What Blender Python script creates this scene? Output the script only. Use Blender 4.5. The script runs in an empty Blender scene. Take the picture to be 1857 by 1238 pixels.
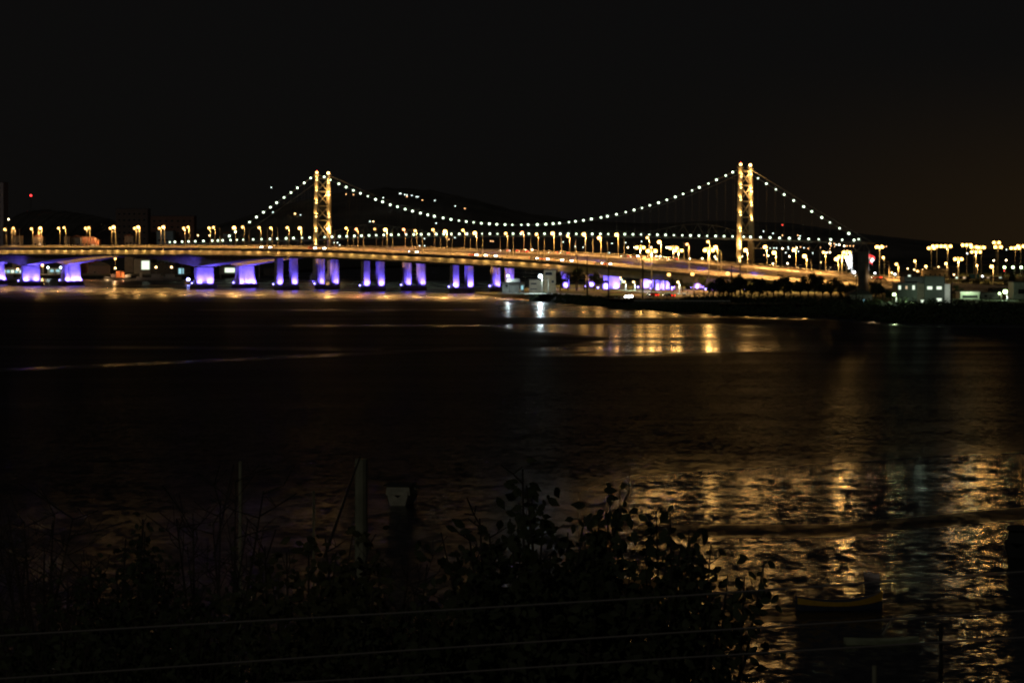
import bpy, math, random
from mathutils import Vector, Matrix
R = math.radians
rnd = random.Random(7)
sc = bpy.context.scene
COL = sc.collection

# ------------------------------------------------------------------ camera, world, light, exposure
F = 4500.0                      # focal length in photo pixels (photo is 1857 wide)
CX, HY, CH = 928.5, 450.0, 22.0  # image centre column, horizon row, camera height
cd = bpy.data.cameras.new('camera')
cam = bpy.data.objects.new('camera', cd); COL.objects.link(cam)
cam.location = (0, 0, CH); cam.rotation_euler = (R(90), 0, 0)
cd.sensor_width = 36.0; cd.lens = 36.0 * F / 1857.0
cd.shift_y = -(619.0 - HY) / 1857.0
cd.clip_start = 0.5; cd.clip_end = 60000
sc.camera = cam
sc.view_settings.view_transform = 'Standard'; sc.view_settings.look = 'None'
sc.view_settings.exposure = 0; sc.view_settings.gamma = 1
sc.render.engine = 'CYCLES'
sc.cycles.filter_width = 2.2
sc.cycles.use_light_tree = True; sc.cycles.use_adaptive_sampling = False
sc.cycles.max_bounces = 4; sc.cycles.diffuse_bounces = 1; sc.cycles.glossy_bounces = 3
sc.cycles.sample_clamp_indirect = 8.0
sc.cycles.use_denoising = True

w = bpy.data.worlds.new('World'); sc.world = w; w.use_nodes = True
nt = w.node_tree; nt.nodes.clear()
def N(nt, t, **k):
    n = nt.nodes.new(t)
    for a, b in k.items(): setattr(n, a, b)
    return n
out = N(nt, 'ShaderNodeOutputWorld'); bg = N(nt, 'ShaderNodeBackground')
sky = N(nt, 'ShaderNodeTexSky', sky_type='NISHITA', sun_disc=False)
sky.sun_elevation = R(30); sky.sun_rotation = R(200)
tc = N(nt, 'ShaderNodeTexCoord'); sep = N(nt, 'ShaderNodeSeparateXYZ')
nt.links.new(tc.outputs['Generated'], sep.inputs[0])
# city glow: stronger towards the town on the right and near the horizon
mx = N(nt, 'ShaderNodeMapRange'); mx.inputs[1].default_value = 0.02; mx.inputs[2].default_value = 0.26
mx.interpolation_type = 'SMOOTHSTEP'
mz = N(nt, 'ShaderNodeMapRange'); mz.inputs[1].default_value = 0.085; mz.inputs[2].default_value = -0.005
mz.interpolation_type = 'SMOOTHSTEP'
nt.links.new(sep.outputs[0], mx.inputs[0]); nt.links.new(sep.outputs[2], mz.inputs[0])
mm = N(nt, 'ShaderNodeMath', operation='MULTIPLY')
nt.links.new(mx.outputs[0], mm.inputs[0]); nt.links.new(mz.outputs[0], mm.inputs[1])
mixg = N(nt, 'ShaderNodeMix', data_type='RGBA')
mixg.inputs['A'].default_value = (0.0031, 0.0028, 0.0027, 1)
mixg.inputs['B'].default_value = (0.0135, 0.0078, 0.0030, 1)
nt.links.new(mm.outputs[0], mixg.inputs['Factor'])
adds = N(nt, 'ShaderNodeMix', data_type='RGBA', blend_type='ADD'); adds.inputs['Factor'].default_value = 1
sks = N(nt, 'ShaderNodeMix', data_type='RGBA', blend_type='MULTIPLY'); sks.inputs['Factor'].default_value = 1
sks.inputs['B'].default_value = (0.0001, 0.0001, 0.0001, 1)
nt.links.new(sky.outputs[0], sks.inputs['A'])
nt.links.new(mixg.outputs['Result'], adds.inputs['A']); nt.links.new(sks.outputs['Result'], adds.inputs['B'])
nt.links.new(adds.outputs['Result'], bg.inputs[0]); bg.inputs[1].default_value = 1.0
nt.links.new(bg.outputs[0], out.inputs[0])

sl = bpy.data.lights.new('fill_light', 'SUN'); sl.energy = 0.08; sl.angle = R(0.5); sl.color = (1, .95, .8)  # added weak fill from behind the camera, in place of unseen street lamps
so = bpy.data.objects.new('fill_light', sl); COL.objects.link(so)
so.rotation_euler = Vector((0.45, 0.75, -0.5)).to_track_quat('-Z', 'Y').to_euler()

# ------------------------------------------------------------------ helpers
def at(px, py, Y): return Vector(((px - CX) * Y / F, Y, CH - (py - HY) * Y / F))
def ground(px, py, z=0.0):
    Y = (CH - z) * F / (py - HY)
    return Vector(((px - CX) * Y / F, Y, z))
def lerp_tab(tab, x):
    if x <= tab[0][0]: return tab[0][1]
    for (a, u), (b, v) in zip(tab, tab[1:]):
        if x <= b: return u + (v - u) * (x - a) / (b - a)
    return tab[-1][1]
def tag(o, label=None, cat=None, group=None, kind=None):
    if label: o['label'] = label
    if cat: o['category'] = cat
    if group: o['group'] = group
    if kind: o['kind'] = kind
    return o
def empty(name, loc=(0, 0, 0), label=None, cat=None, group=None, kind=None):
    o = bpy.data.objects.new(name, None); COL.objects.link(o); o.location = loc
    o.empty_display_size = 1
    return tag(o, label, cat, group, kind)
class MB:
    def __init__(s): s.v = []; s.f = []
    def poly(s, pts):
        b = len(s.v); s.v += [tuple(p) for p in pts]; s.f.append(tuple(range(b, b + len(pts)))); return s
    def hexa(s, p):     # 8 points: bottom ring 0-3, top ring 4-7
        b = len(s.v); s.v += [tuple(q) for q in p]
        for f in ((3, 2, 1, 0), (4, 5, 6, 7), (0, 1, 5, 4), (1, 2, 6, 5), (2, 3, 7, 6), (3, 0, 4, 7)):
            s.f.append(tuple(b + i for i in f))
        return s
    def box(s, c, d, u=(1, 0, 0), top=1.0):   # c centre, d sizes (along u, across, z); u horizontal axis
        u = Vector(u).normalized(); v = Vector((-u.y, u.x, 0)); c = Vector(c)
        p = []
        for z, k in ((-.5, 1), (.5, top)):
            for a, b_ in ((-.5, -.5), (.5, -.5), (.5, .5), (-.5, .5)):
                p.append(c + u * a * d[0] * k + v * b_ * d[1] * k + Vector((0, 0, z * d[2])))
        return s.hexa(p)
    def beam(s, a, b, wd, h=None):
        a = Vector(a); b = Vector(b); h = h or wd; t = (b - a).normalized()
        up = Vector((0, 0, 1)) if abs(t.z) < .95 else Vector((1, 0, 0))
        x = t.cross(up).normalized(); y = x.cross(t).normalized()
        return s.hexa([a - x*wd/2 - y*h/2, a + x*wd/2 - y*h/2, a + x*wd/2 + y*h/2, a - x*wd/2 + y*h/2,
                       b - x*wd/2 - y*h/2, b + x*wd/2 - y*h/2, b + x*wd/2 + y*h/2, b - x*wd/2 + y*h/2])
    def path(s, pts, rs, n=6):
        pts = [Vector(p) for p in pts]
        if not hasattr(rs, '__len__'): rs = [rs] * len(pts)
        b0 = len(s.v)
        for i, p in enumerate(pts):
            t = (pts[min(i + 1, len(pts) - 1)] - pts[max(i - 1, 0)]).normalized()
            up = Vector((0, 0, 1)) if abs(t.z) < .9 else Vector((0, 1, 0))
            x = t.cross(up).normalized(); y = x.cross(t)
            for k in range(n):
                a = 2 * math.pi * k / n
                s.v.append(tuple(p + (x * math.cos(a) + y * math.sin(a)) * rs[i]))
        for i in range(len(pts) - 1):
            for k in range(n):
                q = b0 + i * n
                s.f.append((q + k, q + (k + 1) % n, q + n + (k + 1) % n, q + n + k))
        s.f.append(tuple(b0 + k for k in range(n))[::-1]); q = b0 + (len(pts) - 1) * n
        s.f.append(tuple(q + k for k in range(n)))
        return s
    def loft(s, rings):
        n = len(rings[0]); b0 = len(s.v)
        for r in rings: s.v += [tuple(p) for p in r]
        for i in range(len(rings) - 1):
            for k in range(n):
                q = b0 + i * n
                s.f.append((q + k, q + (k + 1) % n, q + n + (k + 1) % n, q + n + k))
        s.f.append(tuple(b0 + k for k in range(n))[::-1]); q = b0 + (len(rings) - 1) * n
        s.f.append(tuple(q + k for k in range(n)))
        return s
    def ball(s, c, r, sz=1.0, n=8, m=5):
        c = Vector(c); rings = []
        for i in range(1, m):
            ph = math.pi * i / m
            rings.append([c + Vector((r * math.sin(ph) * math.cos(2*math.pi*k/n), r * math.sin(ph) * math.sin(2*math.pi*k/n), -r * sz * math.cos(ph))) for k in range(n)])
        return s.loft(rings)
    def build(s, name, mat, parent=None, smooth=False):
        me = bpy.data.meshes.new(name); me.from_pydata(s.v, [], s.f); me.update()
        if mat: me.materials.append(mat)
        if smooth: me.polygons.foreach_set('use_smooth', [True] * len(me.polygons))
        o = bpy.data.objects.new(name, me); COL.objects.link(o)
        if parent:
            o.parent = parent; 
            o.matrix_parent_inverse = Matrix.Translation(-parent.location)
        return o

def paint_on(o, mb, m):
    # painted lines become faces of the surface they lie on
    me = o.data; v = [tuple(q.co) for q in me.vertices]; f = [tuple(p.vertices) for p in me.polygons]; n = len(v); nf = len(f)
    v += mb.v; f += [tuple(i + n for i in q) for q in mb.f]
    nm = bpy.data.meshes.new(me.name); nm.from_pydata(v, [], f); nm.update()
    for q in me.materials: nm.materials.append(q)
    nm.materials.append(m)
    for p in nm.polygons[nf:]: p.material_index = len(nm.materials) - 1
    o.data = nm
MATS = {}
def mat(name, col, rough=.8, var=.25, scale=1.0, metal=0.0, bump=0.0):
    if name in MATS: return MATS[name]
    m = bpy.data.materials.new(name); m.use_nodes = True; t = m.node_tree
    p = t.nodes['Principled BSDF']; p.inputs['Roughness'].default_value = rough; p.inputs['Metallic'].default_value = metal
    n = N(t, 'ShaderNodeTexNoise'); n.inputs['Scale'].default_value = scale; n.inputs['Detail'].default_value = 5
    c = N(t, 'ShaderNodeTexCoord'); t.links.new(c.outputs['Object'], n.inputs['Vector'])
    r = N(t, 'ShaderNodeMapRange'); r.inputs[1].default_value = .3; r.inputs[2].default_value = .7
    r.inputs[3].default_value = 1 - var; r.inputs[4].default_value = 1 + var
    t.links.new(n.outputs[0], r.inputs[0])
    mu = N(t, 'ShaderNodeMix', data_type='RGBA', blend_type='MULTIPLY'); mu.inputs['Factor'].default_value = 1
    mu.inputs['A'].default_value = (*col, 1); t.links.new(r.outputs[0], mu.inputs['B'])
    t.links.new(mu.outputs['Result'], p.inputs['Base Color'])
    if bump:
        b = N(t, 'ShaderNodeBump'); b.inputs['Strength'].default_value = bump; t.links.new(n.outputs[0], b.inputs['Height'])
        t.links.new(b.outputs[0], p.inputs['Normal'])
    MATS[name] = m; return m
def emit(name, col, s, sampling='AUTO'):
    if name in MATS: return MATS[name]
    m = bpy.data.materials.new(name); m.use_nodes = True; t = m.node_tree; t.nodes.clear()
    o = N(t, 'ShaderNodeOutputMaterial'); e = N(t, 'ShaderNodeEmission')
    e.inputs[0].default_value = (*col, 1); e.inputs[1].default_value = s; t.links.new(e.outputs[0], o.inputs[0])
    m.cycles.emission_sampling = sampling
    MATS[name] = m; return m
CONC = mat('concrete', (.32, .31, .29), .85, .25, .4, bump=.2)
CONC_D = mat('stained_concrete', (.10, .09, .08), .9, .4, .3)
ASPH = mat('asphalt', (.14, .13, .12), .8, .2, .5)
STEEL = mat('galvanised_steel', (.20, .20, .19), .5, .15, 1)
BSTEEL = mat('painted_bridge_steel', (.22, .21, .19), .6, .15, .5)
DARKW = mat('dark_timber', (.05, .04, .035), .85, .3, 2)
GRASS = mat('turf', (.05, .075, .03), .95, .4, .3)
SOIL = mat('dark_soil', (.035, .035, .025), .95, .4, .2)
LEAF = mat('leaf', (.035, .05, .02), .7, .5, 1.5)
LEAF2 = mat('broad_leaf', (.05, .055, .02), .75, .5, 3)
BARK = mat('bark', (.05, .04, .03), .9, .3, 4)
WHITE = mat('white_paint', (.75, .74, .70), .6, .1, .6)
BEIGE = mat('beige_render', (.42, .36, .27), .85, .15, .4)
GREY = mat('grey_render', (.30, .31, .29), .85, .15, .3)
DGREY = mat('dark_cladding', (.07, .07, .07), .7, .2, .5)
GLASSD = mat('dark_glass', (.02, .02, .025), .15, .1, 1)

SOD = (1, .50, .13); WRM = (1, .62, .25); COOL = (.72, 1, .80); BLU = (.15, .095, 1.0); WH = (.9, .95, 1)
E = {'n': emit('sodium_lamp', SOD, 11, 'NONE'), 'b': emit('bright_sodium_lamp', SOD, 17, 'NONE'), 'r': emit('reddish_sodium_lamp', (1, .34, .12), 9, 'NONE'),
     'd': emit('dim_sodium_lamp', SOD, 4, 'NONE'), 'm': emit('mast_floodlight', (1, .50, .10), 14, 'NONE'),
     's': emit('small_warm_lamp', WRM, 10, 'NONE'), 'w': emit('small_white_lamp', WH, 10, 'NONE'),
     'g': emit('green_white_lamp', (.70, 1, .45), 12, 'NONE'), 'c': emit('cool_white_lamp', (.75, .95, 1), 10, 'NONE'),
     'x': emit('bright_white_lamp', (.75, .95, 1), 22, 'NONE'),
     'cab': emit('cable_lamp_glass', (.78, 1, .70), 6, 'NONE'), 'red': emit('red_beacon', (1, .03, .03), 8, 'NONE'),
     'blu': emit('blue_floodlight_lens', (.28, .22, 1), 16, 'NONE'), 'win': emit('lit_window', (.85, 1, .75), 1.3, 'NONE'),
     'winw': emit('warm_window', (1, .7, .4), .8, 'NONE'), 'winc': emit('cyan_window', (.45, .9, 1), .8, 'NONE'),
     'head': emit('headlight_lens', (1, .93, .78), 25, 'NONE'), 'tail': emit('tail_light_lens', (1, .02, .01), 6, 'NONE'),
     'tow': emit('tower_floodlight_lens', (1, .60, .18), 8, 'NONE'), 'towb': emit('bright_tower_floodlight_lens', (1, .58, .18), 16, 'NONE')}
GLOW = {'n': (4200, SOD), 'b': (8500, SOD), 'r': (5500, (1, .36, .12)), 'm': (5200, (1, .52, .13)), 'g': (350, (.75, 1, .5)), 'c': (900, (.75, .95, 1)), 'x': (4200, (.75, .95, 1))}
def lamp(kind, name, loc, power, col, parent, aim=None, size=60, radius=.3, blend=.6):
    l = bpy.data.lights.new(name, kind); l.energy = power; l.color = col; l.shadow_soft_size = radius
    o = bpy.data.objects.new(name, l); COL.objects.link(o); o.location = loc
    if kind == 'SPOT': l.spot_size = R(size); l.spot_blend = blend
    if aim is not None: o.rotation_euler = (Vector(aim) - Vector(loc)).to_track_quat('-Z', 'Y').to_euler()
    if parent:
        o.parent = parent; o.matrix_parent_inverse = Matrix.Translation(-parent.location)
    return o
ORD = ['first', 'second', 'third', 'fourth', 'fifth', 'sixth', 'seventh', 'eighth', 'ninth', 'tenth', 'eleventh', 'twelfth',
       'thirteenth', 'fourteenth', 'fifteenth', 'sixteenth', 'seventeenth', 'eighteenth', 'nineteenth', 'twentieth',
       'twenty-first', 'twenty-second', 'twenty-third', 'twenty-fourth', 'twenty-fifth', 'twenty-sixth', 'twenty-seventh',
       'twenty-eighth', 'twenty-ninth', 'thirtieth']

# ------------------------------------------------------------------ water
def calm(px, py):
    """how smooth the bay is (0 ruffled .. 1 slick); slicks, wakes and wind lanes"""
    def band(y0, hw, soft=1.5):
        d = abs(py - y0); return max(0., min(1., (hw + soft - d) / soft))
    c = 0.15 if py > 549 else 0.0
    if px > 1150 and 590 < py < 830: c = max(c, .30 * min(1, (px - 1150) / 200.) * min(1, (py - 590) / 8.))
    if py < 552: c = max(c, .74 * max(0, min(1, (552 - py) / 14)))
    # open calm lane in front of the point
    if px > 860:
        k = min(1, (px - 860) / 60.)
        if py < 578: c = max(c, .9 * k * min(1, (578 - py) / 2.5))
        top = 586 + max(0, (px - 1300)) * .01
        low = 597 + max(0, px - 900) * .075 if px < 1106 else 645 - max(0, px - 1106) * .025
        fx = max(0., min(1., (1560 - px) / 260.))
        if top < py < low + 4: c = max(c, k * fx * .95 * min(1, (py - top) / 2., (low + 7 - py) / 11.))
        if px < 1106:
            yl = 612.5 + (1106 - px) * .13
            if py > yl: c = max(c, max(0., min(1, (py - yl) / 3., (649 - py) / 5.)) * max(0, .9 - (1106 - px) / 260.))
    if px > 1280:
        ys = lerp_tab([(1240, 566), (1300, 569), (1350, 571.5), (1420, 573), (1500, 574), (1545, 578), (1600, 583), (1660, 586), (1760, 587.5), (1857, 590)], px)
        c = max(c, .96 * max(0., min(1., (ys + 7.5 - py) / 3.)))
    # boat wakes (thin slicks)
    c = max(c, .75 * band(590 - (px < 900) * 0 + max(0, px - 900) * .012, 1.4) * min(1, max(0.12, (px - 100) / 700.)) * (px < 1300))
    c = max(c, .60 * band(562 + 0 * px, .8) * (px < 1350) * (px > 350))
    c = max(c, .42 * band(628 + px * .008, 2.2) * (px < 700))
    y3 = 671 - px * .046 if px < 850 else 632 - (px - 850) * .004
    c = max(c, .6 * band(y3, 2.4) * (px < 1300) * (1 if px < 600 else max(.15, 1 - (px - 600) / 500.)))
    c = max(c, .22 * band(735 - px * .04, 4, 4) * (px < 500))
    # near water: regular ripples in front of the slanting wind line
    y4 = 785 + (1857 - px) * .065 if px > 1100 else 834 + (1100 - px) * .06
    t = max(0., min(1., (py - y4 + 40) / 95.)); c = max(c, (.63 - .25 * max(0, min(1, (1150 - px) / 150.))) * t)
    y5 = 962 - max(0, px - 1500) * .09
    if px > 1150 and abs(py - y5) < 16: c *= 1 - .75 * (1 - abs(py - y5) / 16.)
    y6 = 1120 - (px - 1300) * .05
    if px > 1300 and abs(py - y6) < 12: c *= .6
    return c
def make_water():
    rows = []; py = 452.0
    while py < 1245:
        rows.append(py)
        py += .8 if py < 500 else (1.0 if py < 680 else 3.0)
    rows = [450.35, 450.8, 451.4] + rows + [1300, 1500, 2200, 5000]
    cols = [-12000, -3000, -800, -300] + [i * 14.0 for i in range(-4, 138)] + [2200, 2800, 5000, 14000]
    me = bpy.data.meshes.new('water'); v = []; cm = []
    for y in rows:
        for x in cols:
            p = ground(x, y); v.append(tuple(p)); cm.append(calm(x, y))
    n = len(cols); f = [(i*n+j, i*n+j+1, (i+1)*n+j+1, (i+1)*n+j) for i in range(len(rows)-1) for j in range(n-1)]
    f = [q[::-1] for q in f]
    me.from_pydata(v, [], f); me.update()
    a = me.attributes.new('calm', 'FLOAT', 'POINT'); a.data.foreach_set('value', cm)
    o = bpy.data.objects.new('water', me); COL.objects.link(o); tag(o, kind='structure')
    m = bpy.data.materials.new('bay_water'); m.use_nodes = True; t = m.node_tree; me.materials.append(m)
    p = t.nodes['Principled BSDF']; p.inputs['Base Color'].default_value = (.008, .009, .009, 1); p.inputs['IOR'].default_value = 1.33
    at_ = N(t, 'ShaderNodeAttribute', attribute_name='calm'); g = N(t, 'ShaderNodeNewGeometry')
    L = t.links.new
    def noise(sc_, mapping, det=3):
        mp = N(t, 'ShaderNodeMapping'); mp.inputs['Scale'].default_value = mapping; L(g.outputs['Position'], mp.inputs[0])
        n_ = N(t, 'ShaderNodeTexNoise'); n_.inputs['Scale'].default_value = sc_; n_.inputs['Detail'].default_value = det
        n_.inputs['Roughness'].default_value = .6
        L(mp.outputs[0], n_.inputs[0]); return n_
    def math_(op, a_, b_=None, c_=None):
        x = N(t, 'ShaderNodeMath', operation=op)
        for i, q in enumerate((a_, b_, c_)):
            if q is None: continue
            if isinstance(q, (int, float)): x.inputs[i].default_value = q
            else: L(q, x.inputs[i])
        return x.outputs[0]
    small = noise(1.0, (2.1, 1.6, 1), 2); wave = noise(1.0, (.8, .52, 1), 2); mid = noise(1.0, (.10, .22, 1), 3); patch = noise(1.0, (.008, .045, 1), 4)
    # patchiness changes the calm value
    pr = N(t, 'ShaderNodeMapRange'); pr.inputs[1].default_value = .38; pr.inputs[2].default_value = .62
    pr.inputs[3].default_value = -.22; pr.inputs[4].default_value = .16; L(patch.outputs[0], pr.inputs[0])
    dist = N(t, 'ShaderNodeVectorMath', operation='LENGTH'); L(g.outputs['Position'], dist.inputs[0])
    near = N(t, 'ShaderNodeMapRange'); near.inputs[1].default_value = 600; near.inputs[2].default_value = 250; L(dist.outputs['Value'], near.inputs[0])
    far = math_('SUBTRACT', 1.0, near.outputs[0])
    cc = math_('ADD', at_.outputs['Fac'], math_('MULTIPLY', pr.outputs[0], math_('MULTIPLY', far, math_('MINIMUM', math_('MULTIPLY', at_.outputs['Fac'], 3), 1))))
    cc = math_('MAXIMUM', math_('MINIMUM', cc, 1.0), 0.0)
    # roughness: far water carries its unresolved ripples as roughness, near water is glassy between resolved ripples
    rf = math_('MULTIPLY_ADD', math_('POWER', cc, .5), -.60, .78)
    rn = math_('MULTIPLY_ADD', cc, -.62, .56)
    rough = math_('ADD', math_('MULTIPLY', rf, far), math_('MULTIPLY', rn, near.outputs[0])); L(rough, p.inputs['Roughness'])
    amp_f = math_('MULTIPLY', math_('MULTIPLY', math_('SUBTRACT', 1.0, cc), cc), math_('MULTIPLY', far, 3.2))
    amp_s = math_('ADD', math_('MULTIPLY', near.outputs[0], .34), math_('ADD', amp_f, .02))
    amp_w = math_('MULTIPLY', near.outputs[0], .30)
    amp_m = math_('ADD', math_('MULTIPLY', near.outputs[0], .10), .05)
    def sub_scale(n_, amp):
        s_ = N(t, 'ShaderNodeVectorMath', operation='SUBTRACT'); L(n_.outputs['Color'], s_.inputs[0]); s_.inputs[1].default_value = (.5, .5, .5)
        k = N(t, 'ShaderNodeVectorMath', operation='SCALE'); L(s_.outputs[0], k.inputs[0]); L(amp, k.inputs['Scale']); return k
    a1 = sub_scale(small, amp_s); a2 = sub_scale(mid, amp_m)
    a3 = sub_scale(wave, amp_w)
    ad0 = N(t, 'ShaderNodeVectorMath', operation='ADD'); L(a1.outputs[0], ad0.inputs[0]); L(a3.outputs[0], ad0.inputs[1])
    ad = N(t, 'ShaderNodeVectorMath', operation='ADD'); L(ad0.outputs[0], ad.inputs[0]); L(a2.outputs[0], ad.inputs[1])
    fl = N(t, 'ShaderNodeVectorMath', operation='MULTIPLY'); L(ad.outputs[0], fl.inputs[0]); fl.inputs[1].default_value = (.4, 1, 0)
    up = N(t, 'ShaderNodeVectorMath', operation='ADD'); L(fl.outputs[0], up.inputs[0]); up.inputs[1].default_value = (0, 0, 1)
    nm = N(t, 'ShaderNodeVectorMath', operation='NORMALIZE'); L(up.outputs[0], nm.inputs[0]); L(nm.outputs[0], p.inputs['Normal'])
make_water()

# ------------------------------------------------------------------ terrain
def ribbon(name, fronts, mat_, kind='structure', label=None, cat=None):
    """fronts: list of rows of points (same length) stitched together"""
    b = MB(); n = len(fronts[0])
    for r in fronts: b.v += [tuple(p) for p in r]
    for i in range(len(fronts) - 1):
        for k in range(n - 1): b.f.append((i*n+k, i*n+k+1, (i+1)*n+k+1, (i+1)*n+k))
    o = b.build(name, mat_); tag(o, label, cat, None, kind); return o
# the point of land on the right
shore = [(862, 533.5, 1), (880, 536, 3), (905, 538.5, 8), (960, 543, 14), (1010, 549, 18), (1060, 553, 20), (1110, 557, 22), (1180, 563, 30),
         (1240, 566, 40), (1300, 569, 60), (1350, 571.5, 80), (1420, 573, 80), (1500, 574, 70), (1545, 578, 70), (1600, 583, 75), (1660, 586, 80), (1760, 587.5, 85),
         (1857, 590, 90), (2100, 592, 90), (2600, 600, 90)]
r0, r1, r2, r3, r4 = [], [], [], [], []
for i, (x, y, d) in enumerate(shore):
    p = ground(x, y, 0); q = rnd.uniform(-1, 1)
    r0.append(p + Vector((0, -6, -1.5))); r1.append(p + Vector((0, q, .05)))
    r2.append(Vector((p.x * (1 + d * .45 / p.y), p.y + d * .45, 1.7 if i > 2 else .6)))
    r3.append(Vector((p.x * (1 + d / p.y), p.y + d, 3.0 if i > 2 else .9)))
    bx = [(-16, 1196), (-13, 1205), (-5, 1225), (10, 1250), (25, 1280), (45, 1330), (60, 1400), (80, 1450), (110, 1500), (140, 1545)] + [(150 + 60*k, 1700 + 180*k) for k in range(10)]
    r4.append(Vector((bx[i][0], bx[i][1], 3.0 if i > 2 else .5)))
ribbon('shore_bank', [r0, r1, r2, r3], SOIL)
r5 = [Vector((p.x, p.y + 6, -2)) for p in r4]
ribbon('ground', [r3, r4, r5], GRASS)
# scrub along the bank
def scrub(name, rows, n, hmin, hmax, mat_, label):
    b = MB()
    for _ in range(n):
        i = rnd.randrange(len(rows) - 1); t = rnd.random(); u = rnd.random()
        a = rows[i][0].lerp(rows[i+1][0], t); c = rows[i][1].lerp(rows[i+1][1], t); p = a.lerp(c, u)
        h = rnd.uniform(hmin, hmax) * (.4 + .6 * u)
        for k in range(16):
            d = Vector((rnd.gauss(0, 1), rnd.gauss(0, 1), 0)); q = p + d * h * .45 + Vector((0, 0, rnd.uniform(-.1, 1) * h))
            s = rnd.uniform(.25, .6); ax = Vector((rnd.uniform(-1, 1), rnd.uniform(-1, 1), rnd.uniform(-.6, .6))).normalized(); ay = ax.orthogonal().normalized()
            b.poly([q - ax*s, q + ay*s*.6, q + ax*s, q - ay*s*.6])
    return tag(b.build(name, mat_), label, 'scrub', None, 'stuff')
sh = [(r1[i], r3[i]) for i in range(len(shore))]
scrub('scrub', sh[8:18], 2600, 1.0, 3.2, LEAF, 'dark low scrub covering the bank of the point')
scrub('grass_tufts', sh[3:9], 1200, .25, .7, GRASS, 'short grass along the bank by the roundabout road')
# left mainland + distant shore
lm = [(-400, 494), (-100, 499), (0, 504), (60, 505), (150, 506), (250, 507), (330, 506), (420, 504), (500, 499), (560, 493), (640, 488), (760, 484), (900, 482), (1100, 481), (1300, 480), (1600, 479), (2000, 478), (2600, 477)]
q0 = [ground(x, y, 0) + Vector((0, 0, -1)) for x, y in lm]; q1 = [Vector((p.x, p.y + 4, 2.4)) for p in q0]
q2 = [Vector((p.x * 2.2, 7600, 12)) for p in q0]
ribbon('far_ground', [q0, q1, q2], SOIL)
def hill(name, prof, Y, depth, mat_, seed=1):
    r_ = random.Random(seed); rows = []
    xs = [prof[0][0] + (prof[-1][0] - prof[0][0]) * i / 90. for i in range(91)]
    for j in range(9):
        t = j / 8.; yy = Y + depth * (t - .5); k = math.sin(math.pi * t) ** .7
        row = []
        for x in xs:
            zt = CH - (lerp_tab(prof, x) - HY) * Y / F
            z = 2 + (zt - 2) * k + r_.uniform(-1, 1) * .012 * zt * (k > .1)
            row.append(Vector(((x - CX) * Y / F, yy, z)))
        rows.append(row)
    return ribbon(name, rows, mat_)
HILLM = mat('wooded_hillside', (.10, .09, .08), .95, .5, .01)
hill('wooded_hill', [(-60, 440), (0, 437), (30, 410), (55, 383), (80, 380), (110, 382), (140, 386), (175, 391), (200, 398), (215, 410), (235, 425), (260, 436), (300, 442)], 2500, 500, HILLM, 3)
hill('far_hill', [(250, 440), (420, 405), (520, 372), (600, 352), (700, 340), (790, 345), (860, 362), (950, 385), (1050, 400), (1180, 405), (1300, 400), (1420, 404), (1560, 425), (1700, 440)], 5200, 1600, HILLM, 5)
# near hillside below the viewpoint
hz = [(-30, 20.2), (-5, 20), (5, 18), (15, 14), (30, 10), (45, 7), (65, 3.5), (85, 1.2), (100, -.6)]
ribbon('hillside', [[Vector((x, y, z + .3 * math.sin(x * .7 + y)))for x in range(-60, 61, 6)] for y, z in hz], SOIL)

# ------------------------------------------------------------------ road bridges
D = Vector((.751, -.66, 0)).normalized(); W = Vector((.66, .751, 0)).normalized()   # along (rightwards, nearer) and across (away)
def sA(px):   # distance along the near bridge for a photo column
    t = (px - CX) / F; Y = 1200.6 / (1 + .878 * t); return (t * Y) / .751
zA_tab = [(sA(p), z) for p, z in ((-400, 22.3), (0, 22.3), (300, 22.4), (450, 22.0), (620, 21.2), (880, 18.0), (1020, 16.0), (1200, 12.1), (1310, 10.1), (1420, 7.9), (1500, 6.6), (1600, 5.2), (1720, 4.0), (1900, 3.4))]
zB_tab = [(sA(p), z) for p, z in ((-400, 22.7), (0, 22.7), (300, 22.6), (450, 22.3), (620, 22.0), (880, 19.8), (1020, 18.2), (1200, 15.3), (1310, 12.9), (1420, 10.4), (1500, 8.8), (1600, 6.8), (1720, 5.0), (1900, 4.0))]
def smooth(tab, s):
    return sum(lerp_tab(tab, s + k * 12) for k in (-2, -1, 0, 1, 2)) / 5
O = Vector((0, 1200.6, 0))
def bpos(s, off, z): return O + D * s + W * off + Vector((0, 0, z))
HAUNCH = [-447, -374, -222.6]
def haunch(s):
    e = 0
    for h in HAUNCH:
        d = abs(s - h)
        if d < 68: e = max(e, 5.6 * (1 - d / 68.) ** 1.6)
    return e
S0, S1 = -620, sA(1760)
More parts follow.
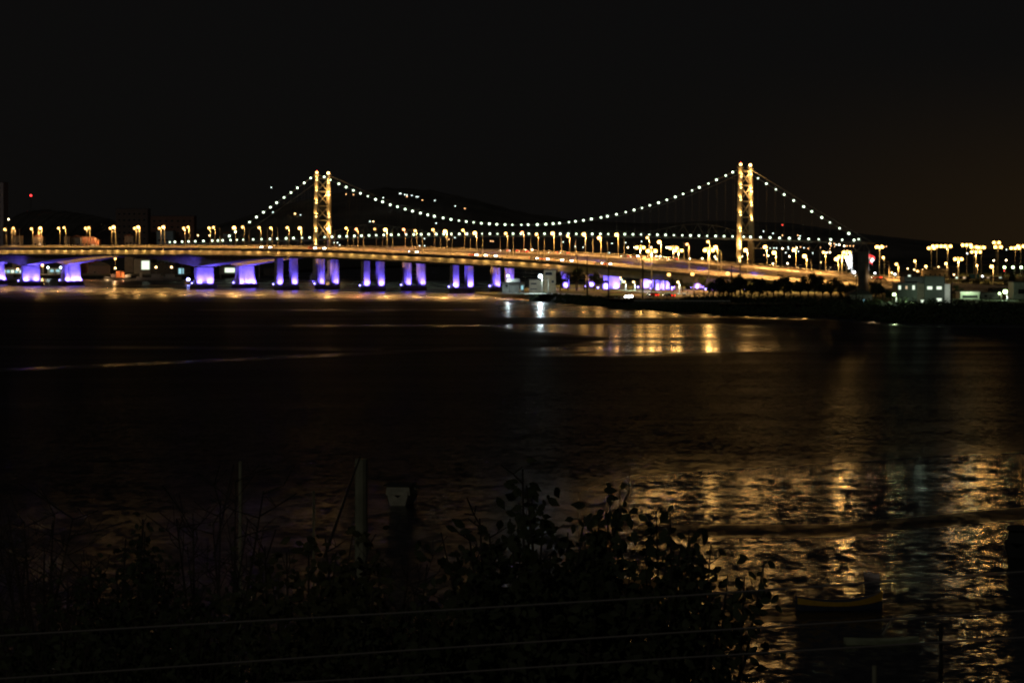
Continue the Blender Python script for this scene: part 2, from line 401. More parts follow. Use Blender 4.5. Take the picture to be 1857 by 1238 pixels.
def road_bridge(name, tab, off, label, gallery):
    root = empty(name, tuple(bpos(-200, off, 0)), label, 'road bridge')
    ss = [S0 + i * 6.0 for i in range(int((S1 - S0) / 6) + 2)]
    Z = lambda s: smooth(tab, s)
    def sweep(nm, prof, m, s0=S0, s1=S1, hf=0):
        rings = []
        for s in ss:
            if s < s0 or s > s1: continue
            z = Z(s); h = haunch(s)
            rings.append([bpos(s, off + a, max(z + b - (h if (hf and b < -4) else 0), 2.6 if s > sA(1500) else -9)) for a, b in prof])
        return MB().loft(rings).build(nm, m, root)
    rd = sweep('road_deck', [(-8.6, 0), (8.6, 0), (8.6, -.45), (-8.6, -.45)], ASPH)
    sweep('kerb', [(-7.6, .004), (-7.6, .16), (-7.9, .16), (-7.9, .004)], CONC)
    gx = sA(1042)
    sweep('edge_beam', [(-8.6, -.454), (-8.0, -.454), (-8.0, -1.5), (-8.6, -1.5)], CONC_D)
    if gallery:
        sweep('girder', [(-5.6, -.454), (8.0, -.454), (6.2, -4.75), (-5.6, -4.75)], CONC, hf=1)
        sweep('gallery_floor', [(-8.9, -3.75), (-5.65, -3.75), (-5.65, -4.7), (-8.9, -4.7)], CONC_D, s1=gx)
    else:
        sweep('girder', [(-5.0, -.454), (5.0, -.454), (4.2, -4.75), (-4.2, -4.75)], CONC, hf=1)
    # railings: barrier wall + rails + posts
    for side in (-1, 1):
        b = MB(); e = side * 8.35 + off
        for s in ss[::1]:
            z = Z(s); b.box(bpos(s, e, z + .6), (.12, .12, 1.2), D)
        for hgt in (.55, 1.15):
            b.path([bpos(s, e, Z(s) + hgt) for s in ss], .07, 4)
        b.build('railing', STEEL, root)
    mb = MB()
    for s in ss[:-1]:
        if -620 < s: mb.box(bpos(s + 3, off + 7.4 , Z(s + 3) + .35), (5.9, .25, .7), D)
    mb.build('crash_barrier', CONC, root)
    ml = MB()
    for s in ss[::2]:
        for o_ in (-3.4, 0, 3.4):
            ml.poly([bpos(s, off + o_ - .08, Z(s) + .012), bpos(s + 4, off + o_ - .08, Z(s + 4) + .012), bpos(s + 4, off + o_ + .08, Z(s + 4) + .012), bpos(s, off + o_ + .08, Z(s) + .012)])
    paint_on(rd, ml, WHITE)
    return root, Z
nearB, ZA = road_bridge('road_bridge', zA_tab, 0, 'nearer concrete road bridge with an amber lit walkway under its deck', True)
farB, ZB = road_bridge('road_bridge', zB_tab, 30, 'farther concrete road bridge, running behind the one with the lit walkway', False)
# lamps in the walkway
s = sA(-60); i = 0
gl = MB(); lens = MB()
EG = emit('walkway_lamp_glass', SOD, 25, 'NONE')
while s < sA(1040):
    p = bpos(s, -6.6, ZA(s) - .75)
    b = MB().box(p, (.8, .3, .2), D); o = b.build('walkway_lamp', EG, nearB)
    lamp('POINT', 'walkway_light', p + Vector((0, 0, -.45)) + W * -.3, 420 * rnd.uniform(.6, 1.25), (1, .52 + rnd.uniform(-.05, .05), .13), o, radius=.15)
    s += 7.7
# piers
def pier(root, kind, s, off, Zf, ground_z=0.0, flood=True):
    zt = Zf(s) - 4.75 - haunch(s)
    base = bpos(s, off, 0)
    zb = ground_z + 2.5 if ground_z == 0 else ground_z
    P = empty('pier', tuple(base)); P.parent = root; P.matrix_parent_inverse = Matrix.Translation(-root.location)
    def sub(b, nm, m, sm=False): return b.build(nm, m, P, sm)
    if ground_z == 0:
        cap = MB(); wd = 17 if kind != 'col' else 16
        ln = 7.5 if kind in ('slab', 'flare') else 5.5
        ring = lambda z, k: [bpos(s, off, z) + D * ln * .5 * k * math.copysign(abs(math.cos(a)) ** .55, math.cos(a)) + W * wd * .5 * k * math.copysign(abs(math.sin(a)) ** .8, math.sin(a)) for a in [2*math.pi*q/20 for q in range(20)]]
        cap.loft([ring(-3, 1.03), ring(1.5, 1.0), ring(2.1, .95), ring(2.5, .8)])
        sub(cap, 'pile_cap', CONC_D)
    if kind == 'slab':
        sub(MB().box(bpos(s, off, (zt + zb) / 2 - .15), (1.8, 12.5, zt - zb - .3), D), 'column', CONC)
        sub(MB().box(bpos(s, off, zt - .12), (.9, 5.0, .36), D), 'bearing', CONC_D)
    elif kind == 'flare':
        for o_, hw0, fw in ((-4.7, 1.5, .9), (1.5, 4.3, .32)):
            rings = []
            for k in range(11):
                t = k / 10.; z = zb - .1 + (zt + .3 - zb) * t; f = max(0, 1 - t / .62); fl = 1 + .75 * f ** 1.5
                hl, hw = 1.7 * fl, hw0 * (1 + fw * f ** 1.4)
                rings.append([bpos(s, off + o_, z) + D * a * hl + W * c * hw for a, c in ((-1, -.7), (-.7, -1), (.7, -1), (1, -.7), (1, .7), (.7, 1), (-.7, 1), (-1, .7))])
            sub(MB().loft(rings), 'column', CONC)
    elif kind == 'col':
        for o_ in (-5.6, 5.0):
            sub(MB().box(bpos(s, off + o_, (zt + zb) / 2), (2.0, 4.3, zt - zb + .1), D), 'column', CONC)
    elif kind == 'flute':
        for o_ in (-5.3, 5.3):
            rings = []
            for k in range(13):
                t = k / 12.; z = zb - .1 + (zt + .2 - zb) * t; f = max(0, 1 - t / .4); g_ = 1 + .35 * f ** 2 + (.22 if t > .93 else 0)
                rings.append([bpos(s, off + o_, z) + D * a * 1.15 * g_ + W * c * 2.7 * (1 + (g_ - 1) * .5) for a, c in ((-1, -.6), (-.6, -1), (.6, -1), (1, -.6), (1, -.3), (.35, -.16), (.35, .16), (1, .3), (1, .6), (.6, 1), (-.6, 1), (-1, .6), (-1, .3), (-.35, .16), (-.35, -.16), (-1, -.3))])
            sub(MB().loft(rings), 'column', CONC)
    elif kind == 'wall':
        for o_ in (-6, -2, 2, 6):
            sub(MB().box(bpos(s, off + o_, (zt + zb) / 2), (1.2, 2.6, zt - zb + .1), D), 'column', CONC)
    if flood:
        h = zt - zb
        spots = {'slab': (-3.5, 3.5), 'flare': (-4.7, 0.2, 4.2), 'col': (-5.6, 5.0), 'flute': (-5.3, 5.3), 'wall': (-5, 0, 5)}[kind]
        reach = {'slab': 2.9, 'flare': 4.6, 'col': 2.4, 'flute': 2.9, 'wall': 2.4}[kind]
        for o_ in spots:
            q = bpos(s + reach, off + o_, zb + .5)
            fx = sub(MB().box(q - Vector((0, 0, .25)), (.5, .7, .3), D), 'floodlight', DGREY)
            lamp('SPOT', 'flood_beam', q, 15000 * (1 if kind != 'slab' else 1.2), BLU, fx, aim=bpos(s + .2, off + o_ , zb + h * .42), size=138, radius=.25, blend=.6)
        q = bpos(s - .6, off - {'slab': 8.2, 'flare': 8.2}.get(kind, 9.0) , zb + .5)
        fx = sub(MB().box(q - Vector((0, 0, .25)), (.6, .5, .3), D), 'floodlight', DGREY)
        lamp('SPOT', 'flood_beam', q, 8000 if root is nearB else 22000, BLU, fx, aim=bpos(s, off - 5, zb + h * .5), size=120, radius=.25, blend=.8)
        MBl = MB().ball(q + Vector((0, 0, .15)), .32)
        sub(MBl, 'floodlight_lens', E['blu'])
        if kind in ('slab', 'flare') and ground_z == 0:
            lamp('SPOT', 'soffit_beam', bpos(s + 6.5, off - 1, zb + .6), 11000, BLU, P, aim=bpos(s + 16, off - 1, zt + 3), size=110, radius=.3, blend=.8)
            lamp('SPOT', 'soffit_beam', bpos(s - 1, off - 12, zb + .6), 8000, BLU, P, aim=bpos(s - 8, off - 5, zt + 3), size=110, radius=.3, blend=.8)
    return P
for s_, k in ((-447, 'slab'), (-374, 'slab'), (-222.6, 'slab'), (-157.8, 'col'), (-94, 'col'), (-32.7, 'col')): pier(nearB, k, s_, 0, ZA)
for s_, k in ((-447, 'flare'), (-374, 'flare'), (-222.6, 'flare'), (-157.8, 'flute'), (-94, 'flute'), (-32.7, 'flute')): pier(farB, k, s_, 30, ZB)
for s_, k in ((29, 'col'), (61, 'slab'), (93, 'wall'), (124, 'wall'), (156, 'col'), (188, 'col')):
    pier(nearB, k, s_, 0, ZA, 3.0, flood=s_ < 130)
    pier(farB, k, s_, 30, ZB, 3.0, flood=s_ < 130)
# bright blue marker light in front of the near slab pier
st = ground(341.5, 516, 0); st = Vector((st.x, st.y, 0))
bl = empty('marker_light', tuple(st), 'bright blue light on a concrete block in the water beside a lit pier', 'light')
MB().box(st + Vector((0, 0, .9)), (3.4, 3.4, 3.2), D, .8).build('plinth', CONC_D, bl)
lamp('POINT', 'marker_glow', st + Vector((0, -1, 3.4)), 1500, (.25, .25, 1), bl)
MB().ball(st + Vector((0, 0, 3.1)), .9).build('lens', emit('blue_marker_lens', (.28, .3, 1), 25, 'NONE'), bl)

# street lamps --------------------------------------------------------------------------------
NL = {}
def lamp_post(base, top, kind='n', arm=-.9, heads=1, r=.5, label='', group=None, poler=.11, gm=1.0, cat='street lamp', name='street_lamp', lit=True):
    base = Vector(base); top = Vector(top)
    e = empty(name, tuple(base), label, cat, group)
    hx = top.x - arm
    glow = GLOW.get(kind) if lit else None
    pts = [Vector((hx, base.y, base.z)), Vector((hx, base.y, base.z + (top.z - base.z) * .5)), Vector((hx, base.y, top.z + .1))]
    MB().path(pts, [poler * 1.4, poler * 1.15, poler * .8], 8).build('pole', STEEL, e)
    e.location = (hx, base.y, base.z)
    for o in e.children: o.matrix_parent_inverse = Matrix.Translation(-Vector(e.location))
    if heads == 1:
        MB().path([pts[2] - Vector((0, 0, .3)), Vector((hx + arm * .4, base.y, top.z + r + .3)), Vector((top.x, base.y, top.z + r + .15))], .08, 6).build('arm', STEEL, e)
        MB().box(top + Vector((0, 0, r + .08)), (r * 2.4, r * 1.5, .22)).build('lamp_head', DGREY, e)
        if lit: MB().ball(top, r, .95).build('lamp_glass', E[kind], e)
    else:
        sp = 1.55 * heads / 2 * max(1, r / .85)
        MB().path([Vector((top.x - sp, base.y, top.z + .9)), Vector((top.x + sp, base.y, top.z + .9))], .1, 6).build('arm', STEEL, e)
        for k in range(heads):
            q = Vector((top.x - sp + 2 * sp * k / (heads - 1), base.y - .3, top.z))
            MB().box(q + Vector((0, .2, r + .2)), (1.1, .8, .2)).build('lamp_head', DGREY, e)
            MB().ball(q, r, 1).build('lamp_glass', E[kind], e)
    if glow and name == 'street_lamp' and group and 'two road bridges' in group:
        # semi cut-off lanterns: little light leaves them above seven degrees below the horizon
        q = Vector((top.x, top.y - .3, top.z - r))
        lamp('SPOT', 'lamp_glow', q, glow[0] * 2.8, glow[1], e, aim=q - Vector((0, 0, 5)), size=166, radius=.5, blend=.12)
        if kind == 'b': lamp('POINT', 'lamp_glow', q + Vector((0, -.4, 0)), 2200 if top.x < 20 else 2000, glow[1], e, radius=.5)
    elif glow: lamp('POINT', 'lamp_glow', (top.x, top.y - .8, top.z - .2), glow[0] * gm * (heads if heads > 1 else 1), glow[1], e, radius=max(.5, r))
    return e
def bridge_lamp(px, py, near, kind='n', r=.5, label='', dim=False):
    off = -8.05 if near else 38.3; Zf = ZA if near else ZB
    # solve s for the column
    t = (px - CX) / F; a = O + W * off
    s_ = (t * a.y - a.x) / (D.x - t * D.y); p = a + D * s_; z = Zf(s_)
    top = at(px, py, p.y); base = Vector((p.x, p.y, z))
    e = lamp_post(base, top, kind, r=r, label=label, group='street lamps along the two road bridges', lit=not dim)
    if not dim and kind != 'd':
        q = top - Vector((0, 0, r + .1))
        lamp('SPOT', 'lamp_beam', q, 30000 if px > 900 else 15000, (1, .44, .10), e, aim=q + W * (.9 if near else -.25) + Vector((0, 0, -4)), size=146, radius=.3, blend=.5)
    return e
near_l = [(8.6, 416), (57, 415), (106, 414), (155, 414), (200, 414), (244, 414), (289, 414), (333, 414), (379, 413.5), (424.5, 413, 'b'), (470, 413), (521, 413), (594.6, 415, 'b'),
          (646, 415.7, 'r'), (698.8, 416.7, 'b'), (753, 418.6), (807, 419.7, 'b'), (861, 422.6, 'b'), (917, 423.4), (973, 425), (1029.5, 428), (1086.6, 431.5, 'b'), (1246, 443, 'r'), (1297.6, 448.5, 'b'), (1352, 453.7, 'b'), (1403.8, 458.3, 'b'), (1459, 464.5, 'b'), (1516.7, 470, 'b')]
far_l = [(24, 414), (73, 414, 'b'), (116, 413), (161, 413), (206, 412, 'b'), (250.5, 412, 'b'), (296, 412, 'b'), (341, 412), (387, 412.4), (440, 412), (491, 413.5), (543.6, 414, 'b'),
         (627.7, 414), (679.5, 415.5, 'd'), (731.8, 416, 'r'), (785, 416.7), (839.5, 417.6), (947, 421.5, 'r'), (1002, 423.4, 'b'), (1058.7, 425, 'b'), (1118, 425.7, 'b'), (1174, 431), (1195.5, 439, 'b'), (1284, 438.4), (1387.5, 448, 'b'), (1440, 453.7, 'b'), (1493.5, 457.6), (1625.6, 479)]
def split_label(x, which, cnt):
    ref = ('left of the left tower', 'between the two suspension towers', 'right of the right tower')[0 if x < 585 else 1 if x < 1352 else 2]
    k = (which, ref); cnt[k] = cnt.get(k, 0) + 1
    return ORD[cnt[k] - 1], ref
cnt = {}
for near, lst in ((True, near_l), (False, far_l)):
    for q in lst:
        o_, ref = split_label(q[0], near, cnt)
        kd = q[2] if len(q) > 2 else 'n'
        lab = f"{'reddish' if kd == 'r' else 'dim' if kd == 'd' else 'amber'} lamp of the {'nearer' if near else 'farther'} road bridge, {o_} {ref}"
        bridge_lamp(q[0], q[1], near, kd, .82 if kd == 'b' else .58, lab)
cnt = {}
for px, py, near in ((19, 417, 0), (32.5, 416, 1), (68, 417, 0), (117.5, 418, 1), (208, 419, 0), (249, 419, 1), (396, 415, 1), (449, 416, 0), (482, 415, 1), (501, 415, 0), (586, 417, 0), (603.5, 417, 1),
                    (638, 417, 0), (656, 419, 1), (691, 418, 0), (709, 420, 1), (743.5, 418, 0), (762.6, 420, 1), (796, 420, 0), (816.5, 422, 1), (850, 422, 0), (872, 424, 1), (903.6, 425, 0), (927.5, 428, 1),
                    (959.5, 426, 0), (983.5, 430, 1), (1015, 428, 0), (1041, 434, 1), (1072, 430, 0), (1098, 438, 1), (1128.6, 434, 0), (1148, 442, 1), (1237, 442, 0), (1304, 456, 1), (1467.5, 473, 1), (1608.6, 477, 0)):
    o_, ref = split_label(px, 'u', cnt)
    bridge_lamp(px, py, bool(near), 'n', .4, f"unlit lamp post on the road bridges, {o_} {ref}", dim=True)

# cars -----------------------------------------------------------------------------------------
CARM = [mat('silver_paint', (.45, .45, .46), .35, .05, 1, .3), mat('black_paint', (.03, .03, .035), .3, .05), mat('red_paint', (.35, .03, .03), .35, .05), mat('white_car_paint', (.7, .7, .68), .35, .05)]
RUB = mat('tyre_rubber', (.02, .02, .02), .9, .1)
def car(p, d, z, col, label, hs=1.0):
    d = Vector(d).normalized(); v = Vector((-d.y, d.x, 0)); p = Vector((p.x, p.y, z))
    e = empty('car', tuple(p), label, 'car', 'cars with their lights on')
    def X(a, b, c): return p + d * a + v * b + Vector((0, 0, c))
    prof = [(-2.1, .35), (2.1, .35), (2.15, .7), (1.2, .92), (-1.5, .98), (-2.15, .85)]
    b = MB(); b.loft([[X(a, w_, c) for a, c in prof] for w_ in (-.85, .85)]); b.build('body', CARM[col], e)
    cb = [(.95, .9), (.35, 1.4), (-1.1, 1.42), (-1.75, .95)]
    MB().loft([[X(a, w_, c) for a, c in cb] for w_ in (-.72, .72)]).build('cabin', GLASSD, e)
    for a in (-1.3, 1.3):
        for w_ in (-.86, .86):
            MB().path([X(a, w_ - .1, .33), X(a, w_ + .1, .33)], .33, 12).build('wheel', RUB, e)
    for w_ in (-.6, .6):
        MB().ball(X(2.18, w_, .68), .17 * hs, 1, 8, 5).build('headlight', E['head'], e)
        MB().ball(X(-2.17, w_, .78), .2, 1, 8, 5).build('tail_light', E['tail'], e)
    return e
nc = 0
for k, (px, lane) in enumerate(((474, -2), (490, -2), (571, -2), (588, -2), (748, -4), (760, -4), (868, -4), (885, -4), (903, -4), (978, -4), (997, -4), (1023, -4), (1040, -4), (1096, -4), (1110, -4))):
    s_ = sA(px); car(bpos(s_, lane, 0), D, ZA(s_), k % 4, f'car with white headlights on the nearer road bridge, {ORD[k]} of them from the left', 1.5)
for k, (px, lane) in enumerate(((915, 33), (932, 33), (950, 27), (1003, 28), (1024, 28), (1134, 28), (1152, 28), (1204, 30), (1221, 30), (1560, 30), (1590, 30))):
    t = (px - CX) / F; a = O + W * lane; s_ = (t * a.y - a.x) / (D.x - t * D.y)
    e = car(bpos(s_, lane, 0), D, ZB(s_), k % 4, f'car showing red tail lights on the farther road bridge, {ORD[k]} of them from the left')
    e.rotation_euler.z = 0
    # turned to drive away from the viewer
    e.rotation_euler = (0, 0, math.pi)

# ------------------------------------------------------------------ suspension bridge
SD = Vector((280, -162, 0)).normalized(); SW = Vector((.5, .867, 0)).normalized()
SO = Vector((-132, 1730, 0))
sus = empty('suspension_bridge', tuple(SO), 'long steel suspension bridge strung with white bulbs, standing behind the road bridges', 'bridge')
def sus_s(px, off=0.0):
    t = (px - CX) / F; a = SO + SW * off; return (t * a.y - a.x) / (SD.x - t * SD.y)
def sus_at(px, py, off=0.0):
    s_ = sus_s(px, off); p = SO + SW * off + SD * s_; q = at(px, py, p.y); return q
NE = -6.6
deck_px = [(300, 441), (308, 439.5), (400, 436.5), (500, 433.5), (615.6, 429.5), (700, 426.5), (800, 425), (888, 424.4), (1000, 424.5), (1100, 425), (1193, 426.3), (1328, 429.4), (1400, 431.6), (1485, 434.5), (1548, 436), (1575, 437)]
cable_l = [(416, 428), (427, 420.6), (440, 412), (452.7, 402.8), (465.2, 393.7), (477.9, 385), (490.5, 376), (501.8, 367.7), (515.2, 358.3), (527.8, 349.4), (539.4, 340.8), (551.8, 331.8), (563.5, 323)]
cable_m = [(588, 321), (599.5, 326.5), (614.6, 333.6), (627.7, 339.5), (640.9, 345.4), (653.7, 350.8), (667, 356), (681.2, 361.7), (693.8, 366.1), (707.7, 371.4), (720.9, 375), (734.8, 379.4), (748.2, 382.9), (762.5, 386.5), (775.7, 389.7), (787.7, 392.2), (803.6, 395.3), (817.9, 397.9), (832.2, 400.2), (845.6, 401.8), (858.8, 403.3), (872.9, 404.9), (887.5, 405.9), (901, 406.8), (915.9, 407.4), (929.1, 407.8), (945.5, 407.8), (957.7, 407.6), (974.3, 407.2), (989.8, 406.6), (1003, 405.5), (1014.6, 404.7), (1031.8, 402.8), (1043.4, 401.5), (1058, 399.6), (1072.5, 397.1), (1089.8, 394.4), (1101.3, 392.3), (1117.7, 388.7), (1134.7, 384.7), (1149.8, 380.9), (1164.1, 377.2), (1178.4, 372.5), (1194.2, 367.7), (1209.2, 362.7), (1224.5, 357.3), (1238.7, 351.9), (1255, 345.7), (1268.1, 340), (1284.7, 333), (1299.2, 326.3), (1316, 318.5), (1328.6, 312.3)]
cable_r = [(1374.6, 323.4), (1389.6, 333.2), (1406.9, 343.6), (1421.9, 352.9), (1439.2, 363.7), (1457.3, 374.9), (1472, 383.6), (1490.2, 394.5), (1504.8, 403.5), (1522.4, 413.9), (1539.1, 423.4), (1557, 433.8)]
top_l = (574, 316); top_r = (1343, 305)
def build_cable(off, ptsl, nm='cable'):
    return MB().path(ptsl, .17, 6).build(nm, BSTEEL, sus)
def shift(p, dx): return p + SW * dx
for lst, a, b in ((cable_l, None, top_l), (cable_m, top_l, top_r), (cable_r, top_r, None)):
    pts = ([a] if a else [(410, 434)]) + [q for q in lst if not (a == top_l and q[0] < 610)] + ([b] if b else [(1566, 438)])
    P_ = [sus_at(x, y, NE) for x, y in pts]
    build_cable(NE, P_); build_cable(-NE, [shift(p, -2 * NE) for p in P_])
    hg = MB()
    for p in P_[1:-1]:
        for k in (0, 1):
            q = shift(p, -2 * NE * k); px_ = CX + F * p.x / p.y
            zd = CH - (lerp_tab(deck_px, px_) - HY) * p.y / F
            if q.z - zd > 1: hg.path([q, Vector((q.x, q.y, zd))], .03, 4)
    hg.build('hanger', BSTEEL, sus)
for lst in (cable_l, cable_m, cable_r):
    for x, y in lst:
        MB().ball(sus_at(x, y, NE) + Vector((0, -.5, 0)), .60 * rnd.choice((.72, .85, .95, 1, 1.05, 1.12)), 1, 8, 5).build('cable_lamp', E['cab'], sus)
dl = [308, 317.4, 330.4, 342, 354.2, 369.1, 385, 395.1, 403.9, 418.2, 429.8, 441.1, 459.2, 474.1, 489.6, 503, 519, 532.4, 547.8, 561.8]
dl += [588.9, 602.2, 615.6, 629, 642.5, 655.6, 669.2, 682.4, 696, 709.5, 723, 736.7, 750.5, 763.9, 777.5, 791.2, 804.8, 818.9, 832.9, 846.6, 860.3, 874.5, 888.4, 902.4, 916.5, 930.5, 944.6, 959, 973.2, 987.5, 1001.9, 1016, 1030.6, 1045.1, 1059, 1074, 1088.7, 1103.1, 1118, 1133, 1147.8, 1162.5, 1177.3, 1192]
dl += [1207, 1222, 1237.3, 1252, 1267.4, 1282.4, 1297.7, 1313, 1328.5, 1348.5, 1361, 1379.2, 1396.3, 1413.6, 1431.3, 1449, 1466.4, 1484.5, 1506.4, 1527.2, 1548.6]
def deck_pt(px, off, dz=0):
    p = sus_at(px, lerp_tab(deck_px, px), off); return p + Vector((0, 0, dz))
for x in dl:
    MB().ball(deck_pt(x, NE, .2) + Vector((0, -.4, 0)), .58 * rnd.choice((.7, .8, .95, 1, 1.05, 1.12)), 1, 8, 5).build('deck_lamp', E['cab'], sus)
dx = [296 + 13.1 * k for k in range(99)]
rg = []
for x in dx:
    c = deck_pt(x, 0, -1.2); rg.append([c + SW * a + Vector((0, 0, b)) for a, b in ((-6.2, 0), (6.2, 0), (6.2, -.7), (-6.2, -.7))])
MB().loft(rg).build('deck', BSTEEL, sus)
for off in (NE + .3, -NE - .3):
    tr = MB()
    for k in range(len(dx) - 1):
        x0, x1 = dx[k], dx[k + 1]; a = deck_pt(x0, off, -.9); b = deck_pt(x1, off, -.9)
        side = x0 < 566 or x0 > 1355
        if side:
            lo = -6.0; tr.beam(a, b, .3); tr.beam(a + Vector((0, 0, lo)), b + Vector((0, 0, lo)), .25)
            if k % 2: tr.beam(a, b + Vector((0, 0, lo)), .22)
            else: tr.beam(a + Vector((0, 0, lo)), b, .22)
            if k % 2: tr.beam(a, a + Vector((0, 0, lo)), .2)
        else:
            tr.beam(a, b, .3)
            d = min(abs(x0 - 585), abs(x0 - 1352)); hi = 3.0 + (5.5 * math.sin(min(1, d / 170.) * math.pi) if d < 170 else 0)
            d1 = min(abs(x1 - 585), abs(x1 - 1352)); hj = 3.0 + (5.5 * math.sin(min(1, d1 / 170.) * math.pi) if d1 < 170 else 0)
            tr.beam(a + Vector((0, 0, hi)), b + Vector((0, 0, hj)), .18)
            if k % 2: tr.beam(a, b + Vector((0, 0, hj)), .14)
            else: tr.beam(a + Vector((0, 0, hi)), b, .14)
    tr.build('truss', BSTEEL, sus)
for x in (330, 400, 470, 530, 1418, 1487, 1557):
    b = MB()
    for off in (-6, 6):
        t_ = deck_pt(x, off, -6.9); b.beam(t_, Vector((t_.x, t_.y, -1)), .7)
    t0 = deck_pt(x, -6, -7); t1 = deck_pt(x, 6, -7); b.beam(t0, Vector((t1.x, t1.y, 2)), .25); b.beam(t1, Vector((t0.x, t0.y, 2)), .25)
    b.build('support_trestle', BSTEEL, sus)
TSTEEL = mat('tower_steel', (.40, .37, .30), .6, .15, .5)
def tower(px, ytop, ht, hb, near_flood, far_flood, bright_near, bright_far):
    s_ = sus_s(px); c = SO + SD * s_; T = empty('tower', (c.x, c.y, 0)); T.parent = sus; T.matrix_parent_inverse = Matrix.Translation(-sus.location)
    zt = CH - (ytop - HY) * c.y / F
    def leg(sd, z):
        t = (z - 2) / (zt - 2); return c + SW * sd * (hb + (ht - hb) * t) + Vector((0, 0, z))
    for sd in (-1, 1):
        rings = []
        for z, k in ((3.5, 1.15), (8, 1.3), (zt * .4, 1.35), (zt * .7, 1.2), (zt - 1, .95), (zt, .95)):
            p = leg(sd, z); rings.append([p + SD * a * 1.05 * k + SW * b * .85 * k for a, b in ((-1, -1), (1, -1), (1, 1), (-1, 1))])
        MB().loft(rings).build('leg', TSTEEL, T)
        MB().box(leg(sd, zt + .5), (3.4, 2.6, 1.0), SD).build('cable_saddle', BSTEEL, T)
        MB().ball(leg(sd, zt + 2.1), .85).build('top_lamp', E['towb'] if sd > 0 else E['tow'], T)
        if sd < 0: MB().ball(leg(sd, zt + 3.3), .25).build('beacon', E['red'], T)
        f = MB(); base = leg(sd, 0)
        f.loft([[Vector((base.x, base.y, z)) + Vector((math.cos(q * math.pi / 5), math.sin(q * math.pi / 5), 0)) * r_ for q in range(10)] for z, r_ in ((-2, 4), (3.0, 3.6), (4.2, 2.6))])
        f.build('footing', CONC, T)
    zs = [zt - 2, zt - 11, zt - 21, zt - 31, 28, 14]
    for k, (za, zb_) in enumerate(zip(zs, zs[1:])):
        br = MB(); br.beam(leg(-1, za), leg(1, za), .7)
        if abs(za - 28) > 1:
            br.beam(leg(-1, za), leg(1, zb_), .5); br.beam(leg(1, za), leg(-1, zb_), .5)
        br.build('cross_bracing', TSTEEL, T)
    MB().beam(leg(-1, 14), leg(1, 14), .7).build('cross_bracing', BSTEEL, T)
    for sd, fl, br_ in ((-1, near_flood, bright_near), (1, far_flood, bright_far)):
        for y in fl:
            z = CH - (y - HY) * c.y / F; p = leg(sd, z)
            q = p + Vector((.2, -2.3, 0)); big = y in br_
            fx = MB().ball(q, .62 if big else .55).build('floodlight', E['towb'] if big else E['tow'], T)
            if big: lamp('POINT', 'flood_glow', q + Vector((0, -1, 0)), 5000, (1, .50, .13), fx, radius=.6)
            lamp('SPOT', 'flood_beam', q + Vector((0, .3, .85)), 5500 if big else 4200, (1, .52, .13), fx, aim=p + Vector((0, .1, 5.0)), size=80, radius=.2, blend=.7)
tower(585, 319, 7.1, 9.2, [327, 346, 368, 393, 419, 442], [331.5, 347.5, 353.5, 393, 415], [], [353.5, 415])
tower(1352, 305, 7.3, 10, [321, 341, 363, 390, 419, 443, 450, 473], [316, 347, 372, 398], [443], [316, 347])
# purple and amber lit footing light of the left tower
c0 = SO + SD * sus_s(571)
lamp('POINT', 'footing_light', (c0.x - 1, c0.y - 9, 5), 1500, BLU, sus, radius=.3)
lamp('POINT', 'footing_light', (c0.x + 1, c0.y - 9, 9), 1600, WRM, sus, radius=.3)

# ------------------------------------------------------------------ lamps on the point and beyond
def gY(pyb, z=3.0): return (CH - z) * F / (pyb - HY)
def land_lamp(px, py, pyb, kind, heads=1, r=.5, label='', arm=-.7, lit=True, beam=0, gm=1.0, group='lamps on the point'):
    Y = gY(pyb); top = at(px, py, Y); base = Vector((top.x, Y, 3.0))
    e = lamp_post(base, top, kind, arm=arm if heads == 1 else 0, heads=heads, r=r, label=label, group=group, lit=lit, gm=gm, poler=.13 if heads == 1 else .2, cat='street lamp' if heads == 1 else 'mast light', name='street_lamp' if heads == 1 else 'mast_light')
    if beam:
        q = Vector((top.x, Y - .5, top.z - r - .2)); lamp('SPOT', 'lamp_beam', q, beam, (1, .52, .15) if kind in 'mnb' else (.85, 1, .85), e, aim=q + Vector((0, -.2, -5)), size=144, radius=.4, blend=.6)
    return e
masts = [(1161, 449, 523, 2, 30000), (1181.7, 455.5, 534, 2, 30000), (1221.4, 450, 522, 2, 20000), (1230.4, 454.5, 521, 2, 20000), (1285.5, 453.7, 536, 2, 45000), (1526.7, 466, 521, 2, 25000), (1535, 458, 515, 2, 0),
         (1594.7, 448, 500, 2, 0), (1689, 450, 498, 2, 0), (1699, 446.6, 499, 3, 0), (1718.5, 446.6, 500, 2, 30000), (1737.8, 470, 522, 2, 25000), (1753, 444.5, 498, 3, 0), (1766, 448, 497, 2, 0), (1769.7, 457, 512, 3, 25000),
         (1779.4, 449, 499, 2, 0), (1807, 440, 496, 2, 0), (1810, 448, 501, 2, 0), (1841, 450, 497, 3, 0), (1851, 446.6, 500, 2, 0)]
MG = [.34, .3, .26, .26, .6, 1.6, 1.2, 2.2, .25, .35, .3, .3, .4, .25, .8, .6, .15, .15, .35, .2]
for i, (x, y, b, h, bm) in enumerate(masts):
    ref = 'left of the right tower' if x < 1352 else 'beyond the round concrete column' if x > 1575 else 'beside the white flag'
    k = sum(1 for m_ in masts[:i] if (m_[0] < 1352) == (x < 1352) and (m_[0] > 1575) == (x > 1575))
    land_lamp(x, y, b, 'm', h, .75 if b > 510 else 1.05, f'tall amber floodlight mast, {ORD[k]} of those {ref}', beam=bm, gm=MG[i])
